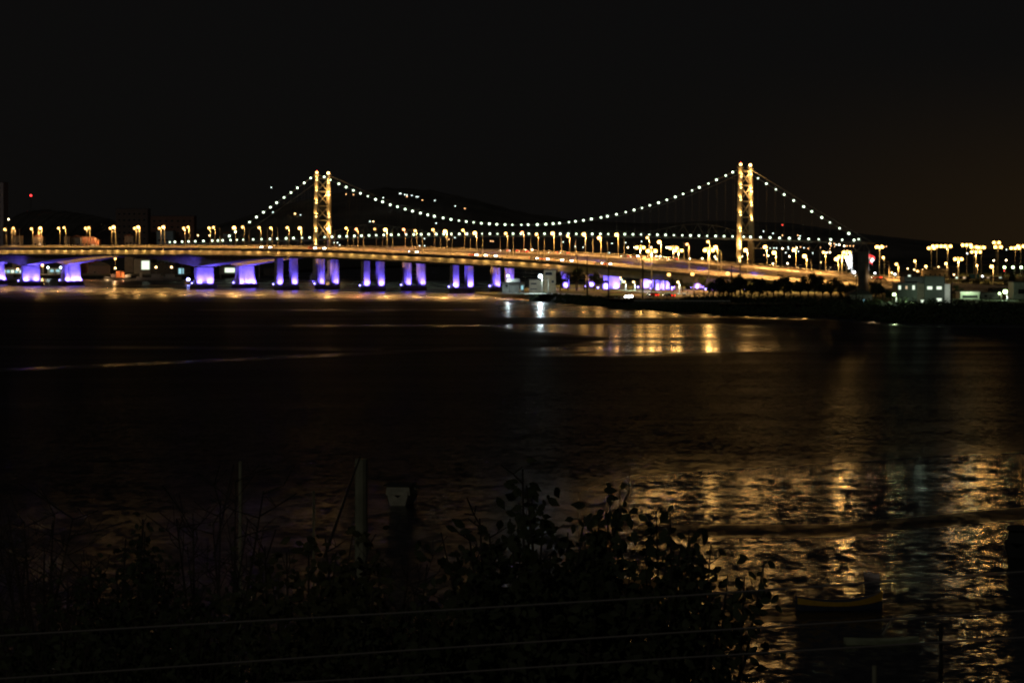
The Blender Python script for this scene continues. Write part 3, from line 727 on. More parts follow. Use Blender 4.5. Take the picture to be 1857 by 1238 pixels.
singles = [(1601.8, 467, 500, 'b'), (1533.6, 500.8, 516, 'b'), (1659, 473.4, 502, 'b'), (1663.7, 492.7, 506, 'b'), (1679, 483, 501, 'b'), (1715.5, 478, 506, 'b'), (1771, 481.5, 501, 'b'), (1798.3, 483.5, 526, 'b'), (1489, 496, 516, 'b'),
           (1213, 498, 537, 'd'), (1255.7, 497, 537, 'd'), (1319.5, 496, 538, 'd')]
for i, (x, y, b, k) in enumerate(singles):
    land_lamp(x, y, b, k, 1, .75, gm=.4, label=f'single amber street lamp on the point, {ORD[sum(1 for q in singles if q[0] < x)]} of these from the left', beam=6000 if k == 'b' else 0)
whites = [(1125, 503, 513), (1132, 511, 526), (1149, 511.5, 527), (1179, 511, 529), (1229.5, 511.5, 532), (1519, 499.4, 516), (1586.6, 495, 514), (1617, 494.5, 515), (1623, 497.3, 516), (1754, 459.6, 490), (1781.5, 500.8, 512), (1646, 487, 500), (1658, 489, 501), (1673, 489, 502), (1702, 484, 500), (1712, 498, 505), (1730, 498, 506)]
for i, (x, y, b) in enumerate(whites):
    land_lamp(x, y, b, 's' if i not in (6, 8, 9, 10) else 'w', 1, .45, f'small white lamp post, {ORD[i]} of these from the left on the point', beam=9000 if i < 5 else 0)
e = land_lamp(980, 501, 532, 'x', 1, .75, 'very bright white lamp in front of the beige building', beam=5000)
land_lamp(991.5, 507, 532, 'c', 1, .4, 'unlit pale post just right of the very bright white lamp', lit=False)
land_lamp(921, 500, 530, 'c', 1, .45, 'white lamp in front of the small white block house', beam=900)
land_lamp(1621.5, 534, 556, 'g', 1, .5, 'green white lamp at the left corner of the grey works', beam=1500)
land_lamp(1674, 533, 549, 'g', 1, .6, 'green white lamp in front of the middle of the grey works', beam=2500)
land_lamp(1823, 529, 545, 'g', 1, .8, 'very bright green white lamp right of the long pale shed', beam=2500)
land_lamp(1812.5, 532, 544, 'g', 1, .4, 'small green white lamp right of the long pale shed', beam=0)
land_lamp(1742.3, 530, 541, 'g', 1, .35, 'tiny white lamp on the left end of the long pale shed', beam=0)
for i, x in enumerate((1821.5, 1837, 1852)):
    land_lamp(x, 484.7, 500, 'g', 1, .9, f'green white lamp of the dark footbridge, {ORD[i]} from the left')
gl_ = ground(1652.5, 556, 3); fl = empty('ground_floodlight', tuple(gl_), 'green white floodlight on the ground in front of the grey works', 'floodlight')
MB().box(gl_ + Vector((0, 0, .3)), (.9, .6, .6)).build('housing', DGREY, fl); MB().ball(gl_ + Vector((0, 0, 1.0)), .45).build('lamp_glass', E['g'], fl)
lamp('POINT', 'floodlight_beam', gl_ + Vector((-.5, 5, 1.2)), 900, (.7, 1, .6), fl)

# far tiny lights of the town
far_pts = [(15.5, 397.6, 1), (7, 410, 0), (5.5, 433, 1), (63, 414, 0), (166, 420, 1), (172, 422, 1), (181, 426, 1), (192, 426, 1), (209, 431, 1), (225, 420.5, 1), (302, 417, 0), (299, 440, 2), (317, 439, 2), (380, 427, 0), (359, 427, 0),
 (725, 351, 2), (727, 351, 2), (734, 353, 2), (738, 354, 2), (747, 354.6, 2), (755, 357, 2), (758, 357, 2), (738, 356.7, 3), (766, 363, 3), (788.5, 363.6, 2), (825.7, 374, 2), (843, 378, 3), (627.7, 352.3, 3), (641, 353, 3), (695, 359, 2), (667, 383.4, 4),
 (671, 401.6, 2), (677, 401.6, 0), (791, 404.8, 2), (769.6, 432.7, 2), (761, 445.7, 2), (770, 445.7, 2), (814, 433.7, 3), (825, 431, 2), (890, 437, 3), (894, 437.5, 3), (606, 440, 2), (612, 440, 2), (616, 444.5, 2), (535, 387.6, 0), (545, 390, 2), (492, 340, 2), (495, 385, 2),
 (953, 453.4, 1), (965, 453, 1), (911, 454, 2), (1057.4, 448.3, 2), (1061.8, 443.5, 2), (1043, 447, 2), (1021, 439, 2), (1105, 458.4, 2), (1110, 441.4, 2), (1134.5, 440, 2), (1138.7, 448.6, 1), (1151, 448.6, 1), (1163.5, 438, 2), (1168, 430, 2), (1180.7, 448.6, 1), (1172, 467.5, 1),
 (1209, 448.8, 1), (1212, 448.8, 1), (1203.5, 466.6, 1), (1190, 464.6, 1), (1197, 464.6, 1), (1273.6, 468.7, 1), (1251, 469, 1), (1296.6, 465.6, 1), (1299, 470, 1), (1345.4, 465, 1), (1357, 470, 3), (1359, 472.5, 3), (1380, 450.6, 3), (1385.7, 462.5, 3), (1393, 463.5, 1), (1396, 450, 2), (1403.6, 450, 2), (1408, 450, 2), (1419, 450.6, 1), (1429.4, 448, 2), (1430, 451, 2), (1431.5, 464.8, 1), (1425, 458, 2), (1438, 449.5, 3), (1445, 449, 1), (1452, 448, 3), (1458, 449.5, 2), (1465.6, 450.6, 3), (1446, 453, 2), (1448, 456, 2),
 (1401.8, 478, 1), (1428, 477.7, 1), (1488.3, 475.7, 0), (1384.5, 419.6, 2), (1402, 423, 2), (1419, 426.8, 3), (1447, 426.8, 3), (1451, 428, 2), (1419, 408, 4), (1505, 441.5, 1), (1513, 442, 3), (1516, 443.5, 2), (1518, 443.7, 2), (1522, 443.8, 1), (1514, 447, 3), (1507, 446, 3), (1531, 446, 1), (1536, 446, 3), (1541.6, 446, 3), (1547.6, 446, 3), (1505, 451, 3), (1505, 457.5, 1), (1499, 458, 1), (1488, 449, 3), (1474, 459, 2), (1607, 447, 3), (1825, 452.5, 2), (1802, 472.4, 1), (1824.7, 471.8, 1), (1726, 507.5, 4), (1821, 491, 4)]
SMALL = [E['s'], emit('far_warm_lamp', (1, .8, .45), 20, 'NONE'), emit('far_white_lamp', (.8, 1, .9), 7, 'NONE'), emit('far_orange_lamp', (1, .5, .2), 8, 'NONE'), emit('far_red_lamp', (1, .08, .05), 8, 'NONE')]
for x, y, k in far_pts:
    Y = 2420 if x < 330 else 1640 if y > 475 else 4050 if y > 400 else 4700
    if x > 1700: Y = 1900
    p = at(x, y, Y); rr = Y / F * (1.15 if k in (0, 1) else .75)
    e = empty('town_lamp', (p.x, p.y, p.z - 9), 'tiny lamp glinting in the dark town and hills behind the bridges', 'lamp', 'tiny lamps of the town behind the bridges')
    MB().path([p - Vector((0, 0, 9)), p], .15, 5).build('pole', DGREY, e); MB().ball(p, rr, 1, 6, 4).build('lamp_glass', SMALL[k], e)

# ------------------------------------------------------------------ buildings
def bldg(px0, px1, pt, pb, dep, m, label, wins=(), roof='flat', cat='building', z0=None, Y=None, name='building', group=None, roofm=None):
    Y = Y or gY(pb); z0 = 3.0 if z0 is None else z0
    a = at(px0, pt, Y); b_ = at(px1, pt, Y); zt = a.z; w_ = b_.x - a.x; h = zt - z0; c = Vector(((a.x + b_.x) / 2, Y + dep / 2, z0))
    e = empty(name, tuple(c), label, cat, group)
    # facade with real openings: grid cut
    MB().box(c + Vector((0, 0, h / 2 - .25)), (w_, dep, h + .5)).build('wall', m, e)
    rm = roofm or DGREY
    if roof == 'flat': MB().box(c + Vector((0, 0, h + .2)), (w_ + .5, dep + .5, .35)).build('roof', rm, e)
    else:
        q = c + Vector((0, 0, h)); x = w_ / 2 + .5; y = dep / 2 + .5; rh = w_ * .16 + .5
        MB().loft([[q + Vector(v) for v in ((-x, s_ * y, .01), (x, s_ * y, .01), (x, s_ * y, .25), (0, s_ * y, rh + .25), (-x, s_ * y, .25))] for s_ in (-1, 1)]).build('roof', rm, e)
    for fx, fz, ww, wh, k in wins:
        q = Vector((a.x + fx * w_, Y, z0 + fz * h))
        fr = MB().box(q + Vector((0, -.03, 0)), (ww + .25, .12, wh + .25)).build('window', GREY, e)
        MB().box(q + Vector((0, -.10, 0)), (ww, .04, wh)).build('pane', E[k] if k else GLASSD, fr)
    return e
def grid(nx, nz, ww, wh, lit=0.06, seed=0):
    r_ = random.Random(seed); return [((i + .7) / (nx + .4), (j + .8) / (nz + .6), ww, wh, r_.choice(['winw', 'win']) if r_.random() < lit else None) for i in range(nx) for j in range(nz)]
bldg(-40, 6, 331, 0, 20, mat('pale_tower_render', (.45, .4, .42), .8), 'tall pale apartment tower cut by the left edge of the picture', grid(4, 12, 1.6, 1.5, .0, 1), Y=2100, cat='apartment block', name='apartment_block')
bldg(210, 268, 379, 0, 18, mat('brown_render', (.16, .12, .11), .8), 'dark apartment block behind the left hill, left of the brown one', grid(6, 9, 2.2, 1.6, .0, 2), Y=2300, cat='apartment block', name='apartment_block')
bldg(272, 352, 392, 0, 18, mat('brick_red_render', (.24, .13, .10), .8), 'brownish apartment block behind the two road bridges, left of the left tower', grid(7, 8, 2.2, 1.6, .01, 3), Y=2350, cat='apartment block', name='apartment_block')
bldg(284, 314, 419, 0, 12, mat('pale_blue_render', (.30, .42, .48), .8), 'low pale blue block in front of the brownish apartment block', grid(4, 3, 1.5, 1.2, 0, 4), Y=1980, cat='house', name='house')
hs = [(22, 38, 428, BEIGE, 'low house with grey walls on the far left shore, by the first lamps'), (60, 78, 430, BEIGE, 'low house with amber lit wall left of the hill'), (116, 126, 429, BEIGE, 'narrow house at the foot of the left hill'), (129, 146, 431, GREY, 'grey gabled house at the foot of the left hill'),
      (147, 160, 430, mat('salmon_render', (.55, .28, .18), .8), 'salmon coloured house with flat top at the hill foot'), (159, 172, 432, mat('salmon_render', (.5, .25, .15), .8), 'larger salmon house with sloping roof at the hill foot'), (168, 180, 436, mat('salmon_render', (.5, .25, .15), .8), 'lowest salmon house at the right end of its row'),
      (226, 242, 428, BEIGE, 'beige house half hidden behind the trees left of the pale blue block'), (398, 410, 430, GREY, 'small grey house with bright sign left of the cable end'), (405, 419, 424, mat('pale_blue_render', (.3, .42, .48)), 'pale blue box building left of the cable end')]
for i, (a, b, t, m, lab) in enumerate(hs):
    e = bldg(a, b, t, 0, 9, m, lab, [(.25, .8, 1.3, 1.2, None), (.7, .8, 1.3, 1.2, 'winw' if i in (1, 5) else None)], 'gable' if i % 2 else 'flat', Y=1900 + i * 6, cat='house', name='house', roofm=mat('clay_tile', (.22, .10, .06), .9))
    if i in (1, 4, 5, 6):
        q = Vector(e.location); zt = at(0, t, q.y).z; lamp('POINT', 'porch_light', (q.x + 2, q.y - 8, zt + 1), 900, (1, .5, .2), e, radius=.2)
# waterfront under the near bridge, left
zz = 2.4
def wf(a, b, t, lab, m, wins, Y=1880, dep=14, roof='flat', cat='building', name='building'): return bldg(a, b, t, 0, dep, m, lab, wins, roof, Y=Y, z0=1.8, cat=cat, name=name)
wf(-12, 42, 486, 'low waterfront hall with a row of bright white openings at the far left', WHITE, [((i + .5) / 7, .5, 2.3, 2.2, 'winc' if i % 2 else 'win') for i in range(7)])
wf(86, 113, 486, 'small cyan lit waterfront building between the first two lit piers', mat('pale_cyan_render', (.4, .6, .6)), [(.3, .6, 2.6, 1.8, 'winc'), (.7, .6, 2.6, 1.8, 'winc'), (.5, .2, 3, 1.2, None)])
wf(160, 200, 482, 'low shed with sloping pinkish roof behind the tug boat', mat('brown_render', (.16, .12, .11)), [(.3, .3, 2, 1, None)], roof='gable')
wf(243, 272, 470, 'dark boathouse with one large greenish white opening', GREY, [(.72, .62, 6.0, 6.5, 'win')])
wf(273, 318, 478, 'long dark grey boathouse right of the one with the large opening', DGREY, [(.2, .5, 2, 1, None), (.6, .5, 2, 1, None)])
wf(319, 346, 484, 'dark shed with a small cyan opening left of the big lit slab pier', DGREY, [(.35, .45, 3.8, 4.4, 'winc')])
wf(398, 432, 483, 'dark shed with a wide warm white opening behind the flared pier', GREY, [(.55, .55, 7.5, 3.4, 'win')])
wf(478, 500, 487, 'small dark shed right of the flared pier', DGREY, [(.5, .5, 2, 1, None)])
for (x, y, k, lab) in ((77, 481, 'b', 'bright amber lamp right of the first lit slab pier'), (87, 485, 'c', 'white lamp at the left end of the small cyan lit building'), (110, 485, 'c', 'white lamp at the right end of the small cyan lit building'), (209, 469, 'n', 'amber lamp above the tug boat'),
                       (283, 484.5, 's', 'small lamp on the wall of the long dark grey boathouse'), (311, 484.5, 's', 'faint lamp at the right end of the long dark grey boathouse'), (32, 488, 's', 'small lamp before the far left waterfront hall')):
    p = at(x, y, 1860); lamp_post(Vector((p.x, p.y, 1.8)), p, k, arm=0, r=.75, label=lab, group='waterfront lamps on the left')
# hill mast
p = at(56, 356, 2450); e = empty('radio_mast', (p.x, p.y, at(0, 386, 2450).z), 'thin radio mast with a red light on the left hill', 'radio mast')
for a, b in ((-1, -1), (1, -1), (0, 1)):
    MB().path([Vector((p.x + a * 1.3, p.y + b * 1.3, e.location.z - 6)), p + Vector((a * .3, b * .3, 0))], .12, 5).build('mast_leg', DGREY, e)
MB().ball(p + Vector((0, 0, .8)), .9).build('beacon', E['red'], e)

# buildings of the point
e = bldg(911, 942, 513, 530, 6, mat('stained_white_wall', (.55, .56, .52), .85, .3, .4), 'small stained white block house at the tip of the point', [(.25, .7, 1.0, .8, None)])
q = Vector(e.location); zt = at(0, 513, gY(530)).z
MB().box((q.x + 1.0, q.y + .4, zt + .95), (5.6, 4.5, 1.5)).build('rooftop_room', MATS['stained_white_wall'], e)
bldg(943, 951, 513, 530, 5, WHITE, 'narrow bright white cabin right of the stained block house', [(.5, .5, .9, 1.8, 'winc')])
e = bldg(960, 985, 508, 531, 8, BEIGE, 'beige building behind the very bright white lamp', [(.3, .72, 2.4, .5, None), (.3, .3, 2.8, .3, None)])
bldg(986, 1008, 490, 531.2, 8, mat('ochre_render', (.34, .27, .17), .85), 'tall ochre building joined to the right of the beige one', [(.75, .5, .9, .9, None), (.4, .85, 3.0, 1.3, None)])
W1 = mat('works_render', (.09, .105, .088), .85, .12, .3)
e = bldg(1628, 1663, 515, 550, 12, W1, 'grey works building by the shore with small lit windows', [(.10, .82, .8, 1.3, 'win'), (.45, .82, .6, 1.0, 'winw'), (.82, .82, .8, 1.4, 'win')], cat='works', name='works_building')
Yw = gY(550)
def wbox(nm, a, b, t, bo, dep, m, dy=0):
    p0 = at(a, t, Yw + dy); p1 = at(b, bo, Yw + dy); MB().box(((p0.x + p1.x) / 2, Yw + dy + dep / 2, (p0.z + p1.z) / 2), (p1.x - p0.x, dep, p0.z - p1.z)).build(nm, m, e)
wbox('plant_room', 1640, 1677, 502, 513, 10, DGREY, 1); wbox('link_wall', 1663.2, 1677, 514, 551, 10, mat('link_render', (.2, .17, .13)), 1.6)
wbox('tall_block', 1677.2, 1713, 501, 551, 12, W1, .2); wbox('annex', 1713.2, 1723, 515, 551, 9, WHITE, .6)
for x, y, ww, wh in ((1686, 522, 1.7, 1.0), (1703, 522, 1.7, 1.0), (1703, 543.5, 1.7, 1.0), (1673, 546, 1.4, .8)):
    q = at(x, y, Yw + .2 if x > 1677 else Yw + 1.6); f_ = MB().box(q + Vector((0, -.03, 0)), (ww + .2, .12, wh + .2)).build('window', GREY, e); MB().box(q + Vector((0, -.1, 0)), (ww, .04, wh)).build('pane', E['win'], f_)
lamp('POINT', 'yard_light', at(1668, 528, Yw - 6), 450, (.75, 1, .7), e); lamp('POINT', 'yard_light', at(1722, 528, Yw - 5), 350, (.9, 1, .85), e)
SHED = mat('pale_sheet_metal', (.55, .62, .52), .6, .12, 2)
e = bldg(1742, 1776, 531, 542, 10, SHED, 'long pale shed with ribbed front right of the grey works', [(.5, .38, 5.6, .9, None)], roofm=WHITE, cat='shed', name='shed')
q = Vector(e.location); lamp('POINT', 'shed_light', (q.x - 1, q.y - 9, 6.5), 1300, (.75, 1, .6), e)
bldg(1777, 1812, 532, 541.5, 8, GREY, 'low grey wall building between the pale shed and the brightest green lamp', [(.3, .5, 1, .8, None)], cat='shed', name='shed')
bldg(1838, 1875, 512, 542, 10, mat('container_paint', (.30, .34, .30), .6), 'boxy grey building at the right edge behind the shore', [(.45, .45, 3.4, 1.8, None)])
for i, (a, b, t) in enumerate(((1630, 1668, 494), (1672, 1720, 490), (1724, 1760, 502), (1788, 1818, 503), (1700, 1735, 486))):
    bldg(a, b, t, 507 - i, 16, (mat('town_block_render', (.12, .10, .08), .9)), f'low dim town block among the amber masts, {ORD[i]} from the nearest', grid(5, 1, 1.5, 1.2, .15, 40 + i))
# billboard, footbridge
Yb = 1500; p0 = at(1757, 497, Yb); p1 = at(1776, 505, Yb); e = empty('billboard', (p0.x + 3, Yb, 3), 'dark teal billboard below the amber masts', 'billboard')
MB().box(((p0.x + p1.x) / 2, Yb, (p0.z + p1.z) / 2), (p1.x - p0.x, .3, p0.z - p1.z)).build('panel', mat('teal_panel', (.08, .22, .22), .7), e)
for x in (p0.x + 1, p1.x - 1): MB().path([Vector((x, Yb + .4, 3)), Vector((x, Yb + .4, p0.z - .2))], .15, 6).build('post', STEEL, e)
Yb = 1450; p0 = at(1775, 474, Yb); p1 = at(1880, 480, Yb); e = empty('footbridge', (p0.x, Yb, 3), 'dark footbridge crossing among the amber masts at the right edge', 'footbridge')
MB().box(((p0.x + p1.x) / 2, Yb, p1.z - 0), (p1.x - p0.x, 3, .6)).build('walkway', DGREY, e)
bb = MB(); bb.box(((p0.x + p1.x) / 2, Yb, p0.z), (p1.x - p0.x, 3.2, .3))
n_ = 14
for k in range(n_):
    x0 = p0.x + (p1.x - p0.x) * k / n_; x1 = p0.x + (p1.x - p0.x) * (k + 1) / n_
    bb.beam((x0, Yb - 1.45, p1.z + .3), (x1, Yb - 1.45, p0.z - .15), .15)
bb.build('roof_truss', DGREY, e)
for x in (p0.x + 2, p0.x + 14, p0.x + 26): MB().path([Vector((x, Yb, 2.8)), Vector((x, Yb, p1.z - .3))], .35, 8).build('column', CONC_D, e)
# round concrete column and its house
Yc = 870; p0 = at(1565, 457, Yc); e = empty('concrete_column', (p0.x, Yc, 3), 'tall round concrete water column rising from a small pale house', 'water tower')
rings = [[Vector((p0.x + math.cos(k * math.pi / 12) * 1.75, Yc + math.sin(k * math.pi / 12) * 1.75, z)) for k in range(24)] for z in (2.8, 8, 14, p0.z)]
MB().loft(rings).build('shaft', mat('column_concrete', (.12, .115, .10), .9, .3, .5, bump=.3), e, False)
MB().loft([[Vector((p0.x + math.cos(k * math.pi / 12) * 1.84, Yc + math.sin(k * math.pi / 12) * 1.84, z)) for k in range(24)] for z in (p0.z - 4, p0.z - 3.8)]).build('ring', CONC_D, e)
MB().path([Vector((p0.x + 1.9, Yc - .6, 7)), Vector((p0.x + 1.9, Yc - .6, p0.z + .6))], .12, 6).build('ladder', STEEL, e)
lamp('POINT', 'wall_light', (p0.x + 3.2, Yc - 1, 12), 300, (1, .6, .3), e)
h = bldg(1541, 1582, 534, 557, 9, mat('old_whitewash', (.42, .42, .36), .9, .3, .4), 'small pale gabled house at the foot of the round concrete column', [(.25, .2, .9, .8, 'winc'), (.62, .3, .5, 1.1, 'winc'), (.45, .2, .5, .5, None)], 'gable', Y=Yc - 12, cat='house', name='house')
# flags
def flag(px, yt, yb, fx0, fx1, fy0, fy1, cols, label, Y=1240):
    t = at(px, yt, Y); e = empty('flag', (t.x, Y, 3), label, 'flag')
    MB().path([Vector((t.x, Y, 2.9)), Vector((t.x, Y, t.z + .5))], .16, 8).build('pole', STEEL, e)
    a = at(fx0, fy0, Y); b_ = at(fx1, fy1, Y); n = 14; ns = len(cols)
    for si, m in enumerate(cols):
        b = MB(); rows = []
        for side in (0, .04):
            for r_ in range(5):
                v = (si + r_ / 4) / ns
                for k in range(n):
                    u = k / (n - 1.)
                    x = t.x + (a.x - t.x) * u * (.75 + .25 * math.sin(v * 5 + 1)); z = a.z + (b_.z - a.z) * v + (b_.z - a.z) * .35 * u * u * (1 - v * .3)
                    b.v.append((x, Y - .2 + side + .5 * math.sin(u * 7 + v * 2), z))
        for side in (0, 1):
            for r_ in range(4):
                for k in range(n - 1):
                    q = side * 5 * n + r_ * n + k; b.f.append((q, q + 1, q + n + 1, q + n))
        b.build('cloth', m, e)
    return e, t
WF = mat('white_cloth', (.85, .85, .85), .9, .03); RF = mat('red_cloth', (.7, .03, .03), .9, .03)
e, t = flag(1545, 457, 497, 1534, 1545, 460, 484, [WF], 'large white flag hanging on a pole left of the round concrete column')
lamp('SPOT', 'flag_light', (t.x - 2, 1232, 6), 60000, (.9, .95, 1), e, aim=(t.x - 1.5, 1240, t.z - 5), size=60)
MB().ball((at(1549, 493.7, 1236)), .7).build('flag_lamp', E['w'], e)
e, t = flag(1575.5, 458, 494, 1587, 1575, 461, 477, [RF, WF, RF], 'red and white striped flag right of the round concrete column')
lamp('SPOT', 'flag_light', (t.x + 4, 1231, 6), 40000, (1, 1, 1), e, aim=(t.x + 1, 1240, t.z - 4), size=50)

# ------------------------------------------------------------------ roads of the point, rail, cars
def sheet(name, pts, z, m, kind='structure'):
    P_ = [ground(x, y, z) for x, y in pts]; o = MB().poly(P_).build(name, m); return tag(o, kind=kind)
sheet('road', [(1064, 531), (1072, 528), (1180, 527), (1300, 526), (1300, 545), (1200, 544), (1140, 543.4), (1105, 541.5), (1078, 537)], 3.03, ASPH)
sheet('forecourt', [(1302, 541), (1560, 541), (1560, 551), (1302, 551)], 3.03, mat('sandy_paving', (.24, .21, .13), .9))
sheet('path', [(900, 531), (1010, 531.5), (1062, 533.5), (1062, 535), (1000, 533.6), (900, 533)], 3.02, CONC)
for pts in ([(1090, 533), (1105, 531), (1128, 531), (1136, 534), (1125, 537), (1100, 537)], [(1158, 533), (1175, 531), (1215, 531), (1235, 534), (1200, 536.5), (1170, 536.5)]):
    P_ = [ground(x, y, 3.05) for x, y in pts]
    b = MB().loft([P_, [p + Vector((0, 0, .13)) for p in P_]]); tag(b.build('traffic_island', GRASS), kind='structure')
gr = empty('guard_rail', tuple(ground(1230, 545.6, 3)), 'pale guard rail along the shore road of the point', 'guard rail')
P_ = [ground(x, 545.2 + (x - 1170) * .004, 3.75) for x in range(1150, 1330, 6)]
MB().path(P_, .14, 4).build('rail', WHITE, gr)
for p in P_: MB().box((p.x, p.y + .1, 3.35), (.2, .16, .9)).build('post', STEEL, gr)
def lcar(px, py, d, col, lab, hsz=1.0):
    p = ground(px, py, 3.05); car(p, d, 3.05, col, lab, hsz)
lcar(1140, 540, (.2, -1, 0), 3, 'car with dazzling headlights facing the water on the shore road', 2.6)
lcar(1136, 541, (.1, -1, 0), 1, 'second car with dazzling headlights, just left of the first on the shore road', 2.6)
lcar(1180, 537.5, (-.3, 1, 0), 1, 'car with red tail lights between the dazzling headlights and the tall masts')
lcar(1186, 538, (-.6, 1, 0), 2, 'red car driving away next to the traffic island')
lcar(1210, 538.6, (-.5, 1, 0), 0, 'silver car with red tail lights right of the traffic island')
lcar(1216, 538.8, (-.5, 1, 0), 1, 'dark car with red tail lights at the right end of the shore road queue')

# dark power poles along the shore
def power_pole(px, yt, yb, lab, z=2.6):
    Y = gY(yb, z); t = at(px, yt, Y); e = empty('power_pole', (t.x, Y, z), lab, 'power pole', 'dark power poles along the shore')
    MB().path([Vector((t.x, Y, z - .3)), Vector((t.x, Y, (t.z + z) / 2)), t], [.32, .26, .18], 8).build('pole', DARKW, e)
    MB().beam(t + Vector((-1.1, 0, -.6)), t + Vector((1.1, 0, -.6)), .16).build('crossarm', DARKW, e)
    for k in (-1, 0, 1): MB().path([t + Vector((k * .9, 0, -.5)), t + Vector((k * .9, 0, -.15))], .07, 6).build('insulator', DGREY, e)
    return t
pt = [power_pole(x, a, b, lab) for x, a, b, lab in ((1047, 461, 527, 'dark power pole over the dark trees left of the roundabout'), (1065, 463, 538, 'dark power pole at the left end of the shore road'), (1103.5, 470, 542.5, 'dark power pole in front of the lit single column'),
      (1165.5, 464, 543.5, 'thickest dark power pole in front of the shore road'), (1327, 480, 546, 'dark power pole left of the right tower, before the road bridge'), (1342.5, 478, 548, 'dark power pole right below the right tower'), (1553, 500, 556, 'dark power pole in front of the round column house'), (1725, 484, 549, 'dark power pole right of the grey works'), (1713, 500, 551, 'shorter dark power pole against the grey works'))]
wr = MB()
a, b = pt[5], pt[7]; a2 = at(1857, 455, a.y * .9)
for k, (a, b) in enumerate(((pt[0], pt[1]), (pt[1], pt[2]), (pt[2], pt[3]), (pt[3], pt[4]), (pt[4], pt[5]), (pt[5], pt[6]), (pt[6], pt[8]), (pt[8], pt[7]))):
    P_ = [a.lerp(b, t / 8.) - Vector((0, 0, .6 + 1.2 * math.sin(math.pi * t / 8.))) for t in range(9)]
    tag(MB().path(P_, .035, 4).build('power_line', DGREY), f'thin shore power line, {ORD[k]} span from the left', 'power line', 'power lines between the shore poles')

# ------------------------------------------------------------------ trees of the middle distance
def leaf_cloud(b, c, rx, rz, n, sz, r_):
    for _ in range(n):
        d = Vector((r_.gauss(0, 1), r_.gauss(0, 1), r_.gauss(0, 1))).normalized() * (r_.random() ** .4)
        q = c + Vector((d.x * rx, d.y * rx, d.z * rz)); s_ = sz * r_.uniform(.6, 1.4)
        ax = Vector((r_.uniform(-1, 1), r_.uniform(-1, 1), r_.uniform(-.7, .7))).normalized(); ay = ax.orthogonal().normalized(); ay.rotate(Matrix.Rotation(r_.uniform(0, 6), 3, ax))
        b.poly([q - ax * s_, q + ay * s_ * .55, q + ax * s_, q - ay * s_ * .55])
def tree_mesh(seed, H, spread, palm=False):
    r_ = random.Random(seed); tr_ = MB(); cr = MB()
    th = H * (.42 if not palm else .8); top = Vector((r_.uniform(-.4, .4), 0, th))
    tr_.path([(0, 0, -.2), (top.x * .4, 0, th * .5), tuple(top)], [.26, .2, .14], 7)
    if palm:
        for k in range(13):
            a = k * 2.4; d = Vector((math.cos(a), math.sin(a), 0)); P_ = [top + d * (spread * t) + Vector((0, 0, 1.1 * math.sin(t * 3.0) - 1.5 * t * t)) for t in (0, .25, .5, .75, 1)]
            for i in range(4):
                for u in range(5):
                    q = P_[i].lerp(P_[i + 1], u / 5.); s_ = d.cross(Vector((0, 0, 1)))
                    for sg in (-1, 1): cr.poly([q - d * .1, q + d * .12, q + s_ * sg * .7 + Vector((0, 0, -.45)) + d * .3])
    else:
        for k in range(8):
            a = r_.uniform(0, 6.28); rr = spread * r_.uniform(.3, .85); q = top + Vector((math.cos(a) * rr, math.sin(a) * rr, (H - th) * r_.uniform(.1, .85)))
            tr_.path([top - Vector((0, 0, r_.uniform(0, th * .3))), top.lerp(q, .5) + Vector((0, 0, .3)), q], [.12, .08, .04], 5)
            leaf_cloud(cr, q, spread * r_.uniform(.3, .48), (H - th) * r_.uniform(.2, .32), 170, .26, r_)
    return tr_, cr
PROT = {}
def tree(px, pyb, H, kind, label, Y=None, z=3.0, group='trees on the point', sx=1.0):
    Y = Y or gY(pyb, z); x = (px - CX) * Y / F
    if kind not in PROT:
        tr_, cr = tree_mesh({'a': 1, 'b': 2, 'c': 3, 'p': 4}[kind], 8, 2.6 if kind != 'p' else 2.6, kind == 'p')
        e = empty('palm_tree' if kind == 'p' else 'broadleaf_tree', (0, 0, 0)); PROT[kind] = e
        tr_.build('trunk', BARK, e); cr.build('crown', LEAF, e); root = e
    else:
        src = PROT[kind]; root = src.copy(); COL.objects.link(root)
        for ch in src.children:
            c = ch.copy(); COL.objects.link(c); c.parent = root
    H *= 1.08
    root.location = (x, Y, z); root.scale = (H / 8 * sx, H / 8 * sx, H / 8); root.rotation_euler = (0, 0, rnd.uniform(0, 6)); tag(root, label, 'tree', group)
rowx = [1293, 1303, 1312, 1323, 1335, 1349, 1362, 1376, 1391, 1404, 1420, 1434, 1452, 1466, 1478, 1492, 1508, 1522, 1533]
for i, x in enumerate(rowx):
    tree(x, 548 + rnd.uniform(-1, 2), rnd.uniform(7.0, 8.6) + (1.2 if i in (12, 13, 14) else -1.2 if i > 16 else 0), 'abc'[i % 3], f'dark tree of the shore row below the right tower, {ORD[i]} from the left', sx=1.12)
